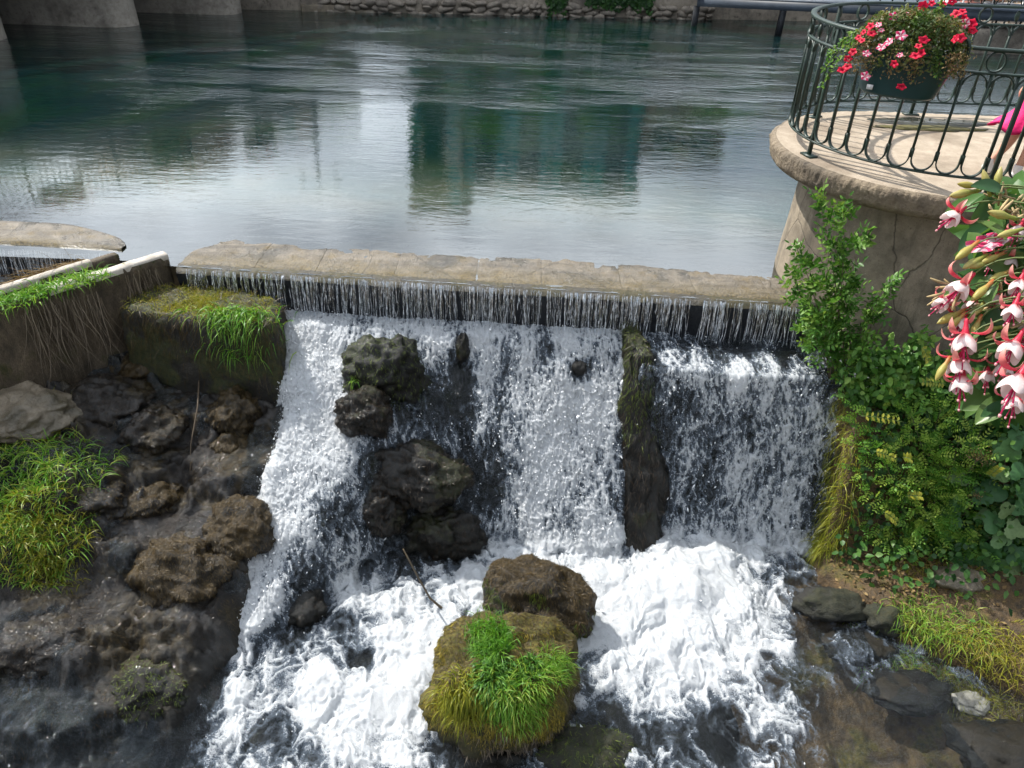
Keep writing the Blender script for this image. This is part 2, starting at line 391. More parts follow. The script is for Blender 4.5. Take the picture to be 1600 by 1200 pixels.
def mat_river(name):
    t = NT(name); dp = t.attr('depth')
    sx = t.add('SeparateXYZ', {0: t.pos}); Y = sx.outputs[1]; X = sx.outputs[0]
    # ripples: long swells across the flow, finer wavelets, and a riffle zone upstream
    w1 = t.noise(1.0, 3, .55, t.map((.9, 2.4, 1), rot=(0, 0, .12)), 0.6)
    w2 = t.noise(1.0, 4, .6, t.map((3.2, 8.5, 1), rot=(0, 0, -.06)), .4)
    w3 = t.noise(1.0, 3, .6, t.map((11, 24, 1)), .3)
    big = t.noise(.35, 3, .5)
    yy = t.math('ADD', Y, t.math('MULTIPLY', t.math('SUBTRACT', big, .5), 8.0))
    rif = t.math('MULTIPLY', t.ramp(t.math('DIVIDE', yy, 30.), (.40, 0.), (.52, 1.), (.70, 1.), (.80, .1)), t.ramp(t.noise(1, 4, .6, t.map((.25, .9, 1))), (.42, .1), (.60, 1.)))
    h = t.math('ADD', t.math('MULTIPLY', w1, .0055), t.math('ADD', t.math('MULTIPLY', w2, .0034), t.math('MULTIPLY', w3, t.math('ADD', .0007, t.math('MULTIPLY', rif, .014)))))
    w4 = t.noise(1.0, 3, .6, t.map((3.2, 5.5, 1)), .5)
    h = t.math('ADD', h, t.math('MULTIPLY', t.math('MULTIPLY', w4, rif), .024))
    calm = t.ramp(t.math('DIVIDE', Y, 30.), (.24, .35), (.42, 1.))
    nr = t.add('Bump', {'Height': h, 'Strength': calm, 'Distance': 1.0}).outputs[0]
    weed = t.ramp(t.noise(.8, 5, .6, t.map((1.4, .7, 1))), (.46, 0.), (.70, 1.))
    deep = t.mix(weed, (.0025, .013, .014), (.004, .019, .009))
    shal = t.mix(t.ramp(t.noise(1.3, 5), (.4, 0.), (.65, 1.)), (.075, .105, .085), (.11, .12, .08))
    body = t.mix(t.ramp(dp, (.0, 0.), (1., 1.)), shal, deep)
    body = t.mix(t.math('MULTIPLY', t.ramp(t.vor(260, t.map((1, 1, 0))), (.0, 1.), (.06, 0.)), .0), body, (.4, .4, .3))
    df = t.add('BsdfDiffuse', {'Color': body})
    cl = t.add('BsdfTransparent', {'Color': (.90, .95, .93)})
    bs = t.add('MixShader', {0: t.ramp(dp, (.0, .10), (.10, .30), (.45, 1.)), 1: cl.outputs[0], 2: df.outputs[0]})
    gl = t.add('BsdfGlossy', {'Color': (.97, .99, 1), 'Roughness': .025, 'Normal': nr})
    fr = t.add('Fresnel', {'IOR': 2.5, 'Normal': nr}).outputs[0]
    return t.fin(t.add('MixShader', {0: fr, 1: bs.outputs[0], 2: gl.outputs[0]}))

MT = {}
MT['river'] = mat_river('river_water'); MT['foam'] = mat_foam('white_water'); MT['strand_water'] = mat_strands_water('falling_water')
MT['bed'] = mat_rock('wet_bed_rock', (.006, .006, .006), (.022, .021, .019), (.010, .014, .005), (.028, .028, .012), amt=.05, wet=.9, fine=120)
MT['wetrock'] = mat_rock('wet_dark_rock', (.004, .0035, .0035), (.024, .018, .014), (.014, .011, .004), (.05, .034, .011), amt=.30, wet=.95, up=.3, fine=110, bump=1.0, coat=1.0)
MT['mossrock'] = mat_rock('mossy_rock', (.007, .0065, .005), (.028, .023, .015), (.016, .028, .004), (.06, .056, .011), amt=.45, wet=.45, up=.8)
MT['brownmoss'] = mat_rock('brown_moss_rock', (.008, .006, .004), (.032, .022, .012), (.024, .016, .006), (.075, .048, .016), amt=.45, wet=.4, up=.5, coat=.6)
MT['goldmoss'] = mat_rock('golden_moss_rock', (.018, .015, .008), (.06, .045, .02), (.06, .06, .006), (.15, .115, .014), amt=.7, wet=.2, up=.5)
MT['crest'] = mat_stone('weir_stone', (.15, .122, .085), (.27, .225, .165), (.055, .048, .03), .9, .5, .9, 1.4, 45)
MT['crestwet'] = mat_rock('weir_lip_algae', (.022, .02, .014), (.08, .065, .035), (.028, .03, .008), (.10, .075, .02), amt=.35, wet=.75, up=.4)
MT['crest2'] = mat_crest('weathered_weir_stone')
MT['blackmoss'] = mat_rock('black_mossy_rock', (.0025, .0025, .0025), (.010, .0095, .008), (.007, .011, .002), (.028, .030, .007), amt=.26, wet=.9, up=.5, fine=90, stretch=(1, 1, .5))
MT['darkwall'] = mat_rock('wet_weir_face', (.008, .010, .014), (.022, .026, .034), (.01, .016, .008), (.02, .025, .012), amt=.0, wet=.95)
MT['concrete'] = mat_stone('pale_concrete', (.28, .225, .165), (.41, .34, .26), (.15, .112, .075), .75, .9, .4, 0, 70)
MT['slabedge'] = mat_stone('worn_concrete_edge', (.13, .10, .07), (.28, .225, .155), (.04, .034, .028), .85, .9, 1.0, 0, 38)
MT['render'] = mat_stone('stained_plaster', (.20, .165, .12), (.32, .27, .20), (.06, .05, .035), .95, .85, .35, 0, 30)
MT['whitecap'] = mat_stone('white_wall_cap', (.40, .36, .31), (.62, .57, .50), (.16, .13, .09), .9, .85, .4, 0, 50)
MT['oldwall'] = mat_rock('old_mossy_wall', (.06, .045, .028), (.17, .13, .085), (.03, .04, .01), (.07, .06, .02), amt=.30, wet=.2, up=.2, stretch=(1, 1, .35))
_t = NT('damp_plaster'); _n1 = _t.noise(1.6, 6, .6); _n2 = _t.noise(9, 6, .65); _dr = _t.noise(1, 6, .7, _t.map((5, 5, .7))); _n3 = _t.noise(70, 4, .7)
_c = _t.mix(_t.ramp(_n2, (.3, 0.), (.7, 1.)), (.20, .165, .12), (.34, .285, .21)); _c = _t.mix(_t.ramp(_n1, (.46, 0.), (.62, .75)), _c, (.085, .07, .05)); _c = _t.mix(_t.ramp(_dr, (.50, 0.), (.66, .7)), _c, (.055, .047, .036)); _c = _t.mix(_t.ramp(_n3, (.30, .6), (.44, 0.)), _c, (.07, .055, .04))
_ck = _t.ramp(_t.add('TexVoronoi', {'Vector': _t.mix(.18, _t.pos, _t.add('TexNoise', {'Vector': _t.pos, 'Scale': 2.5, 'Detail': 5.0}).outputs[1]), 'Scale': 1.1}, feature='DISTANCE_TO_EDGE').outputs[0], (.0, .8), (.006, 0.)); _c = _t.mix(_ck, _c, (.03, .025, .018))
MT['render'] = _t.fin(_t.princ(Base_Color=_c, Roughness=.85, Normal=_t.bump(_t.math('ADD', _n3, _t.math('MULTIPLY', _ck, -1.5)), .5, .012)))
MT['iron'] = mat_plain('green_iron', (.010, .026, .018), .45, .35, 14, .25, 60)
MT['pot'] = mat_plain('green_plastic', (.006, .040, .042), .38, .1, 4)
MT['sticker'] = mat_plain('white_sticker', (.75, .76, .78), .4, .04)
MT['earth'] = mat_stone('brown_earth', (.07, .048, .025), (.15, .10, .05), (.04, .045, .012), .6, .9, 1.0, 0, 55)
MT['grass'] = mat_leaf('grass_blades', [(.05, .15, .012), (.12, .32, .03), (.25, .43, .05), (.38, .42, .08)])
MT['grassY'] = mat_leaf('yellow_grass', [(.12, .17, .012), (.26, .27, .02), (.36, .34, .04), (.40, .30, .09)])
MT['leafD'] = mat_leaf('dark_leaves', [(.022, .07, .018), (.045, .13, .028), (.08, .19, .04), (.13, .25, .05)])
MT['leafM'] = mat_leaf('mid_leaves', [(.045, .13, .02), (.10, .25, .04), (.19, .36, .06), (.31, .44, .09)])
MT['leafY'] = mat_leaf('yellow_leaves', [(.18, .24, .03), (.30, .32, .04), (.44, .40, .05)])
MT['leafL'] = mat_leaf('light_leaves', [(.06, .17, .025), (.14, .32, .045), (.27, .45, .07), (.42, .54, .10)], .42, .5)
MT['leafP'] = mat_leaf('planter_leaves', [(.05, .10, .02), (.12, .17, .04), (.20, .20, .07), (.26, .18, .08)])
MT['dead'] = mat_leaf('dead_leaves', [(.10, .06, .025), (.22, .14, .06), (.32, .23, .10)], .7, .15)
MT['stem'] = mat_plain('stems', (.10, .075, .045), .7, .3, 20)
MT['gstem'] = mat_plain('green_stems', (.10, .14, .035), .6, .3, 20)
MT['mossstr'] = mat_strand('moss_strands', (.018, .014, .005), (.10, .065, .02))
MT['greenstr'] = mat_strand('green_moss_strands', (.02, .045, .006), (.14, .18, .02))
MT['goldstr'] = mat_strand('golden_moss_strands', (.07, .07, .008), (.36, .27, .03))
MT['wetstr'] = mat_strand('wet_algae_strands', (.006, .0045, .003), (.045, .027, .012), .35, .0)
MT['root'] = mat_strand('dry_roots', (.10, .075, .05), (.28, .23, .17), .7, .1)
# ================================================================== setting: ground, bed, river
POOL = -2.05
BUMPS = []
def crest_y(X): return 6.67-.058*np.asarray(X, float)
def fall_z(X, Y):
    """height of the rock bed under the cascade"""
    X = np.asarray(X, float); s = crest_y(X)-Y
    zl = -.42-.10*np.clip(s, 0, .25)-.63*np.clip(s-.25, 0, 9)
    zc = -.40-.25*np.clip(s, 0, .22)-1.30*np.clip(s-.22, 0, 9)
    lip = .60+.03*perlin(X*3, 0, 2.)
    zr = -.40-.10*np.clip(s, 0, lip)-3.1*np.clip(s-lip, 0, 9)
    a = sstep(-1.05, -.25, X+.5*np.clip(s-.6, 0, 2)); b = sstep(1.05, 1.22, X)
    z = lerp(lerp(zl, zc, a), zr, b)
    ed = np.interp(s, [0, .9, 1.8, 3.2], [-2.38, -2.05, -2.1, -2.6])+.08*perlin(s*3., 1.3, X*.6)
    z = z-1.0*sstep(0, .45, ed-X)
    steep = sstep(POOL+.1, POOL+.4, z)
    z = z+steep*(.10*fbm(X*2.3, Y*2.3, 1.7, 4)+.03*fbm(X*7, Y*7, 4.2, 3))*sstep(.1, .3, s)*lerp(1, .4, b)
    for bx_, by_, br_, bh_ in BUMPS: z = z+bh_*np.exp(-(((X-bx_)**2+(Y-by_)**2)/br_**2)**1.5)
    fl = POOL-.22-.5*fbm(X*.9+3, Y*.9, 8.2, 3)*.25-.55*sstep(1.7, 2.4, X)
    return np.maximum(z, fl)
def hit(px, py, f=None):
    f = f or fall_z
    d = ray(px, py); k = np.linspace(3, 11, 3000); P = EYE+d*k[:, None]
    below = P[:, 2] < f(P[:, 0], P[:, 1])
    i = np.argmax(below); return P[i]
for _x, _y, _r, _h in ((588, 575, .26, .10), (565, 655, .22, .10), (640, 735, .34, .16), (690, 825, .28, .12), (478, 945, .2, .08), (525, 1010, .2, .07), (450, 640, .2, -.06), (860, 620, .2, .07), (790, 700, .25, .06), (800, 560, .12, .05)):
    _p = hit(_x, _y); BUMPS.append((_p[0], _p[1], _r, _h))
# --- bed of the river, one sheet to the far side and below the camera
gx = np.concatenate([[-300, -60, -30], np.linspace(-16, 16, 60), [30, 60, 300]]); gy = np.concatenate([[-60, -10], np.linspace(-2, 27, 80), [60, 300]])
GX, GY = np.meshgrid(gx, gy)
GZ = np.where(GY > 7.15, -.55-.9*sstep(7.2, 12, GY)+.18*fbm(GX*.6, GY*.6, 3), -3.0)
mesh_np('river_bed', np.stack([GX, GY, GZ], -1).reshape(-1, 3), grid_faces(len(gy), len(gx)), MT['earth'])['kind'] = 'structure'
# --- upstream water
def river_depth(X, Y):
    back = crest_y(X)+.72
    d = sstep(0, 3.4, Y-back)
    return d
gx = np.concatenate([[-200, -60, -30], np.arange(-18, 18, .22), [30, 60, 200]]); gy = np.concatenate([np.arange(6.3, 11, .06), np.arange(11, 26, .3)])
GX, GY = np.meshgrid(gx, gy)
cy = np.where(GX > -3.5, crest_y(GX), 6.95)
GYc = np.maximum(GY, cy-.01)
Vw = np.stack([GX, GYc, np.zeros_like(GX)], -1).reshape(-1, 3)
Fw = grid_faces(len(gy), len(gx))
keep = (np.abs(Vw[Fw][:, :, 1].max(1)-Vw[Fw][:, :, 1].min(1)) > 1e-4)
rw = mesh_np('river_water', Vw, Fw[keep], MT['river'], None, {'depth': river_depth(Vw[:, 0], Vw[:, 1])})
tag(rw, 'green-blue river sliding slowly towards the weir', 'river', None, 'structure')

# --- cascade: rock bed, then water over it, both resampled along each column's own fall line
def column_sheet(x0, x1, nx, y0, nr, fz, X=None):
    X = np.linspace(x0, x1, nx) if X is None else X; ys = np.linspace(0, 1, 900)
    Xc = X[:, None]; Yt = crest_y(X)[:, None]-.02
    Y = Yt+(y0-Yt)*ys[None]
    Z = fz(np.broadcast_to(Xc, Y.shape), Y)
    ds = np.hypot(np.diff(Y, axis=1), np.diff(Z, axis=1)); S = np.concatenate([np.zeros((nx, 1)), np.cumsum(ds, 1)], 1)
    So = np.stack([np.linspace(0, S[i, -1], nr) for i in range(nx)])
    Yo = np.stack([np.interp(So[i], S[i], Y[i]) for i in range(nx)]); Zo = np.stack([np.interp(So[i], S[i], Z[i]) for i in range(nx)])
    return np.stack([np.broadcast_to(Xc, Yo.shape), Yo, Zo], -1), So
P, _ = column_sheet(-2.95, 4.9, 300, .8, 260, fall_z)
P[..., 2] -= .03
n = np.cross(np.gradient(P, axis=1), np.gradient(P, axis=0)); n = norm(n)
n = np.where(n[..., 2:] < 0, -n, n)
P = P+n*(-.07+.05*fbm(P[..., 0]*5, P[..., 1]*5, P[..., 2]*5, 4))[..., None]
mesh_np('rock_bed', P.reshape(-1, 3), grid_faces(300, 260), MT['bed'])
tag(bpy.data.objects['rock_bed'], 'dark wet rock under the cascade', 'bed', None, 'structure')

def water_base(X, Y):
    z = fall_z(X, Y)
    return np.maximum(z, POOL+0*X)
XW = np.concatenate([np.linspace(-2.75, 3.25, 660), np.linspace(3.25, 4.9, 90)[1:]]); NXW, NRW = len(XW), 600
P, S = column_sheet(0, 0, NXW, 2.4, NRW, water_base, XW)
X, Y, Z = P[..., 0], P[..., 1], P[..., 2]
n = norm(np.cross(np.gradient(P, axis=1), np.gradient(P, axis=0)))
n = np.where(n[..., 2:] < 0, -n, n)
# smooth normals a little so filaments lift evenly
for _ in range(3): n = norm(n+np.roll(n, 1, 0)+np.roll(n, -1, 0)+np.roll(n, 1, 1)+np.roll(n, -1, 1))
px, py = projv(P)
onface = sstep(POOL+.03, POOL+.22, Z)
# how much white each stretch of water carries (surveyed)
dens = .56*np.ones_like(X)
SPOTS = [  # px, py, rx, ry, delta
 (520,560,80,90,.30),(470,650,60,90,.25),(470,720,80,70,.35),(500,520,60,30,.25),(480,830,90,90,.12),(600,500,80,25,.1),
 (700,520,120,35,.25),(760,650,120,120,.05),(930,540,70,70,.36),(930,640,60,60,.36),(660,620,40,60,-.12),(800,720,50,60,-.16),(700,640,40,50,-.15),(780,600,30,60,-.1),(880,850,60,40,-.1),(860,760,60,120,.28),(820,820,60,100,.22),(650,690,70,28,.30),
 (700,570,60,60,-.12),(720,540,14,90,-.35),(845,530,14,40,-.35),(905,577,22,16,-.5),(700,740,90,60,-.12),(640,800,120,100,-.30),(700,850,70,60,-.12),(600,870,60,60,-.15),
 (480,930,70,70,-.30),(470,880,40,40,-.2),(560,1040,50,40,-.32),(440,1060,90,120,-.18),(580,960,90,70,.04),(520,1000,60,50,-.22),(420,900,50,90,.22),(360,1000,40,90,.12),(300,1120,60,80,-.05),(480,1150,60,60,-.1),
 (600,1130,120,110,.45),(700,1010,70,60,.40),(640,1080,90,60,.30),(740,920,60,40,.35),(860,890,110,50,.35),(950,960,70,120,.32),
 (1090,900,90,60,.55),(1090,960,150,90,.45),(1020,1010,110,110,.30),(1100,1060,110,80,.22),(1000,1150,120,80,-.02),(1200,1120,80,60,.05),
 (1000,700,40,200,-.45),(420,1080,130,110,.30),(520,1080,90,70,.15),(330,1170,70,60,.22),(560,915,80,70,.34),(470,860,60,60,.15),(610,960,60,50,.15),(400,980,60,80,.2),(1130,540,130,28,-.36),(1230,520,60,25,.05),(1150,590,120,22,.06),(1160,720,120,100,.0),(1170,800,110,70,.06),(1060,640,30,60,-.1),
 (1230,860,60,24,.35),(1210,900,50,30,-.35),(1150,1000,30,25,-.12),(1245,995,45,40,-.34),(1190,1075,45,40,-.25),(1270,1060,60,60,-.12),(1300,960,50,60,-.12),(1330,1080,90,120,-.20),(1420,1150,110,80,-.45),(1260,1010,50,60,.18),(1250,1130,60,60,.15),(1560,1180,200,90,-.8),(1340,900,60,60,-.5),(1180,1180,60,40,-.1),
 (960,1060,40,60,-.22),(980,1110,60,40,-.2),(720,1180,60,50,-.4),(760,1170,70,40,-.3),(450,600,40,40,.1),(1080,1150,60,40,-.25),(600,740,70,60,-.25),(590,560,45,50,-.3),(570,640,40,35,-.3)]
for cx, cy_, rx, ry, dl in SPOTS:
    dens += dl*np.exp(-(((px-cx)/rx)**2+((py-cy_)/ry)**2))
dens = np.where(px < 425, dens-sstep(0, 60, 425-px-.12*(py-700)*(py > 700))*.5, dens)
dens += .10*fbm(X*1.5, Y*1.5, 2.2, 3)
edge = 240+np.interp(py, [480, 600, 760, 900, 1100, 1250], [180, 175, 170, 110, 60, 10])
dens -= .9*sstep(0, 45, edge-px+18*perlin(py/40., 0))
# flow coordinates
wx = .05*fbm(X*4, S*3, 5., 3); ws = .08*fbm(X*4+9, S*3, 6., 3)
a, b = X+wx, S+ws
f1, f2, _i = worley(a*19, b*8.5); e1 = 1-sstep(.02, .34, f2-f1)
g1, g2, _i = worley(a*40+3, b*19+5, 40); e2 = 1-sstep(.02, .40, g2-g1)
e3 = np.clip(1-np.abs(fbm(X*3.6+Y*1.4+wx*14, Y*3.0-X*.8+ws*14, 2.6, 3))*4.0, 0, 1)**1.5; e4 = np.clip(1-np.abs(fbm(X*8+wx*25, Y*8+ws*25, 6.1, 3))*4.0, 0, 1)**1.5
bil = fbm(a*7, b*2.6, 3.3, 4); bil2 = fbm(X*2.6+wx*8, Y*2.6+ws*8, 1.2, 5); soft = fbm(X*3.4+wx*8, Y*3.4+ws*8, 5.2, 2); fine = fbm(a*26, b*8.5, 9, 5, .68)
bil3 = fbm(a*2.4, b*1.3, 7.7, 3)
ff = .385+1.25*(dens-.56)+.36*bil+.62*bil3+.42*fbm(a*4.5, b*.7, 11.3, 3)+.20*(e1-.42)+.14*(e2-.45)+.62*fine+.34*(.35-np.abs(fbm(a*16, b*6.5, 13.1, 4))*2.2)
fp = .26+1.35*(dens-.56)+.95*bil2+.34*(e3-.3)+.30*(e4-.3)+.22*fine
foam = lerp(fp, ff, onface)
fo = np.clip(foam, 0, 1.2)
hf = .012+.03*np.clip(bil+.2, 0, 1)*dens+.010*e1*fo+.008*e2*fo+.014*fine*fo
hp = .09*soft+.02*bil2+.11*np.exp(-(((px-1090)/90)**2+((py-915)/60)**2))+.05*fo+.012*e3*fo+.004*e4*fo+.003*fine
hp += .06*np.exp(-(((px-760)/160)**2+((py-1000)/120)**2))
Q = P+n*lerp(hp, hf, onface)[..., None]
Fq = grid_faces(NXW, NRW)
zf = Z.reshape(-1)[Fq].max(1); ispool = zf < POOL+.05
gone = (dens.reshape(-1)[Fq].max(1) < .0) & (~ispool)
att = {'foam': foam.reshape(-1)}
def sub_mesh(name, sel):
    f = Fq[sel]; u, inv = np.unique(f, return_inverse=True)
    return mesh_np(name, Q.reshape(-1, 3)[u], inv.reshape(-1, 4), MT['foam'], None, {'foam': foam.reshape(-1)[u]})
tag(sub_mesh('cascade_water', (~ispool) & (~gone)), 'white water tumbling down the rocks below the weir', 'waterfall', None, 'structure')
tag(sub_mesh('pool_water', ispool), 'foaming pool at the foot of the falls', 'pool', None, 'structure')
# splash: filaments and drops thrown clear of the sheet
wgt = (np.clip(fo, 0, 1)*np.clip(dens+.1, 0, 1)*(.12+.88*onface)).reshape(-1)*((py > 470) & (py < 1260) & (px > 200)).reshape(-1)
NS = 22000
ii = RNG.choice(len(wgt), NS, p=wgt/wgt.sum())
base = Q.reshape(-1, 3)[ii]; nn = n.reshape(-1, 3)[ii]
tdir = norm(np.gradient(P, axis=1)).reshape(-1, 3)[ii]
lift = np.abs(RNG.normal(size=NS))*.018+.002
c0 = base+nn*lift[:, None]+RNG.normal(size=(NS, 3))*.006
vd = norm(tdir*1.0+RNG.normal(size=(NS, 3))*.75)
Ls = RNG.gamma(1.5, .0030, NS)+.0015; Ws = Ls*RNG.uniform(.18, .5, NS)
s1 = norm(np.cross(vd, RNG.normal(size=(NS, 3)))); s2 = np.cross(vd, s1)
ov = np.array([[1, 0, 0], [-1, 0, 0], [0, 1, 0], [0, -1, 0], [0, 0, 1], [0, 0, -1]], float)
ofc = np.array([[0,2,4],[2,1,4],[1,3,4],[3,0,4],[2,0,5],[1,2,5],[3,1,5],[0,3,5]])
V = c0[:, None]+ov[None, :, :1]*(vd*Ls[:, None])[:, None]+ov[None, :, 1:2]*(s1*Ws[:, None])[:, None]+ov[None, :, 2:]*(s2*Ws[:, None])[:, None]
T = (np.arange(NS)[:, None, None]*6+ofc[None]).reshape(-1, 3)
MT['drop'] = NT('spray'); _t = MT['drop']; MT['drop'] = _t.fin(_t.princ(Base_Color=(.93, .95, .97), Roughness=.2, Specular_IOR_Level=.6))
tag(mesh_np('spray', V.reshape(-1, 3), T, MT['drop'], None, None, True), 'drops and threads of white spray over the cascade', 'spray', None, 'stuff')

# --- left: wet rocky slope, right: earth bank
def slope_z(X, Y):
    X = np.asarray(X, float); s = 6.75-Y
    z = -.76-.38*np.clip(s, 0, 9)+.08*np.clip(-2.4-X, 0, 3)
    z = z+.20*fbm(X*1.5+4, Y*1.5, 2.1, 4)+.09*(.5-np.abs(fbm(X*3.2, Y*3.2, 7.1, 4))*2)+.04*fbm(X*9, Y*9, 2.1, 3)
    zq = z+.06*fbm(X*2.2, Y*2.2, 9.1, 3); ter = np.round(zq/.24)*.24+.24*(sstep(.3, .5, zq/.24-np.round(zq/.24))-sstep(.3, .5, np.round(zq/.24)-zq/.24))*.5; z = lerp(z, ter, .6)
    # mound at the far left
    z = z+.34*np.exp(-(((X+4.05)/.62)**2+((Y-4.85)/.75)**2))
    z = z-.7*sstep(-2.15, -1.6, X+.22*np.clip(s-1.6, 0, 3))
    return np.maximum(z, POOL-.3)
gx = np.linspace(-7.5, -1.2, 330); gy = np.linspace(.6, 6.85, 340); GX, GY = np.meshgrid(gx, gy)
GZ = slope_z(GX, GY)+.035*fbm(GX*12, GY*12, 3.3, 3)+.016*fbm(GX*34, GY*34, 1.3, 2)
SLV = np.stack([GX, GY, GZ], -1).reshape(-1, 3); SLF = grid_faces(340, 330)
tag(mesh_np('rock_slope', SLV, SLF, MT['wetrock']), 'wet black rock slope with trickling water beside the cascade', 'slope', None, 'structure')
# thin water over that slope, with white flecks painted in as sun glints
sel = SLF[(SLV[SLF][:, :, 1].min(1) > 2.2) & (SLV[SLF][:, :, 0].min(1) > -5.2)]
_u, _inv = np.unique(sel, return_inverse=True); _v = SLV[_u].copy(); _v[:, 2] += .009
_s = fbm(_v[:, 0]*1.3, _v[:, 1]*1.3, 4.4, 3)
_fa = -.20+.30*_s+.26*(.4-np.abs(fbm((_v[:, 0]-.4*_v[:, 1])*4, _v[:, 1]*1.6, 7.7, 3))*2.4)+.75*fbm(_v[:, 0]*22, _v[:, 1]*15, 2.2, 4, .75)
_q = _inv.reshape(-1, 4); _q = _q[(_s+.25*(.4-np.abs(fbm((_v[:, 0]-.4*_v[:, 1])*4, _v[:, 1]*1.6, 7.7, 3))*2.4))[_q].mean(1) > .10]
tag(mesh_np('trickle_glint_film', _v, _q, MT['foam'], None, {'foam': _fa}), 'thin film of trickling water with painted white glints over the dark slope', 'water', None, 'structure')
SLT = np.concatenate([SLF[:, [0, 1, 2]], SLF[:, [0, 2, 3]]])

def bank_edge(Y):   # X of the water's edge on the right bank
    return np.interp(Y, [1.5, 3.2, 3.9, 4.4, 4.75, 5.0, 5.5, 6.0, 6.6], [5.6, 4.75, 4.1, 3.35, 2.95, 2.85, 3.02, 2.84, 2.72])
def bank_z(X, Y):
    X = np.asarray(X, float); e = X-bank_edge(Y)-.06*perlin(Y*4, X*.5, 3.)
    lo = POOL+.02+.14*sstep(-.03, .12, e)+.16*np.clip(e, 0, 3)
    hi = lerp(POOL+.1, -.55, sstep(4.95, 5.9, Y+.05*X))
    k = sstep(5.05, 5.35, Y)                      # the vegetated rise
    z = np.maximum(lo, lerp(lo, hi*sstep(-.08, .05, e)+(POOL-.3)*(1-sstep(-.08, .05, e)), k))
    z = np.where(e < 0, np.minimum(z, POOL-.07+lerp(.22, 1.3, k)*e+.15*k), z)
    return z+.03*fbm(X*6, Y*6, 4.2, 4)
gx = np.linspace(1.9, 8.5, 240); gy = np.linspace(.8, 6.9, 230); GX, GY = np.meshgrid(gx, gy)
BKV = np.stack([GX, GY, bank_z(GX, GY)+.012*fbm(GX*18, GY*18, 2.2, 3)], -1).reshape(-1, 3); BKF = grid_faces(230, 240)
MT['bank'] = mat_rock('earth_bank', (.045, .028, .011), (.16, .095, .035), (.045, .045, .010), (.15, .11, .022), amt=.22, wet=.3, up=.3, fine=90, soak=.1)
tag(mesh_np('bank', BKV, BKF, MT['bank']), 'brown earth bank with moss and leaf litter', 'bank', None, 'structure')
BKT = np.concatenate([BKF[:, [0, 1, 2]], BKF[:, [0, 2, 3]]])
# ================================================================== weir
def weir_stones(root, xs, yf, yb, mat, seed):
    r = np.random.default_rng(seed)
    for i in range(len(xs)-1):
        a, b = xs[i]+.001, xs[i+1]-.001
        nx, ny = 34, 26
        u, v = np.meshgrid(np.linspace(0, 1, nx), np.linspace(0, 1, ny))
        X = a+(b-a)*u; y0 = yf(X); y1 = yb(X); Y = y0+(y1-y0)*v
        t0, t1 = r.uniform(-.006, .006, 2)
        Z = .012+t0+(t1-t0)*u+.022*fbm(X*3, Y*5, seed, 4)+.008*fbm(X*14, Y*14, seed, 3)-.06*sstep(.50, 1.05, v)-.08*sstep(.0, 1, (.16-v)/.16)**2
        ed = np.minimum(np.minimum(u, 1-u)*(b-a), .05)/.05
        Z = Z-.003*(1-sstep(0, .2, ed))
        top = np.stack([X, Y, Z], -1).reshape(-1, 3)
        m = MB(); m.add(top, grid_faces(ny, nx), v.reshape(-1))
        ring = np.concatenate([np.arange(nx), np.arange(1, ny)*nx+nx-1, (ny-1)*nx+np.arange(nx-2, -1, -1), np.arange(ny-2, 0, -1)*nx])
        rp = top[ring]; lo = rp.copy(); lo[:, 2] = -.16; k = np.arange(len(ring)); k2 = (k+1) % len(ring); L = len(ring)
        m.add(np.concatenate([rp, lo]), np.stack([k, L+k, L+k2, k2], -1))
        m.build('coping_stone', mat, root, smooth=True, attr='lip')
weir = empty('weir', (-.4, 6.6, -.4), 'long low stone weir with water spilling over its lip', 'weir')
back = lambda X: crest_y(X)+.86+.05*perlin(X*2.1, .3)+.12*sstep(-3.2, -2.9, X)-.12*sstep(1.2, 2.3, X)
weir_stones(weir, [-3.28, -2.55, -1.95, -1.18, -.38, .25, 1.02, 1.72, 2.42, 2.72], lambda X: crest_y(X)-.035+.02*perlin(X*6, 1.2), lambda X: np.minimum(back(X), crest_y(X)+.95*sstep(-3.6, -2.9, X)+.12), MT['crest2'], 5)
# lip grown with algae, face of the weir
xs = np.linspace(-3.3, 2.75, 260)
prof = [(.15, -.004), (.06, .006), (-.012, -.008), (-.038, -.05), (-.03, -.13), (.0, -.25), (.0, -.60)]
V = np.stack([np.stack([xs, crest_y(xs)+dy-.03+.02*perlin(xs*6, 1.2)+.014*fbm(xs*9, k*.7, 2.)*(k > 1), dz+.012*fbm(xs*7, k*.9, 5.)*(k < 5)], -1) for k, (dy, dz) in enumerate(prof)], 0)
o = mesh_np('algae_lip', V[:4].reshape(-1, 3), grid_faces(4, len(xs)), MT['crestwet'], weir)
mesh_np('weir_face', V[3:].reshape(-1, 3), grid_faces(4, len(xs)), MT['darkwall'], weir)
# a thicker mossy hump where a stone is broken, left of the middle
rk_v, rk_t = ico(4)

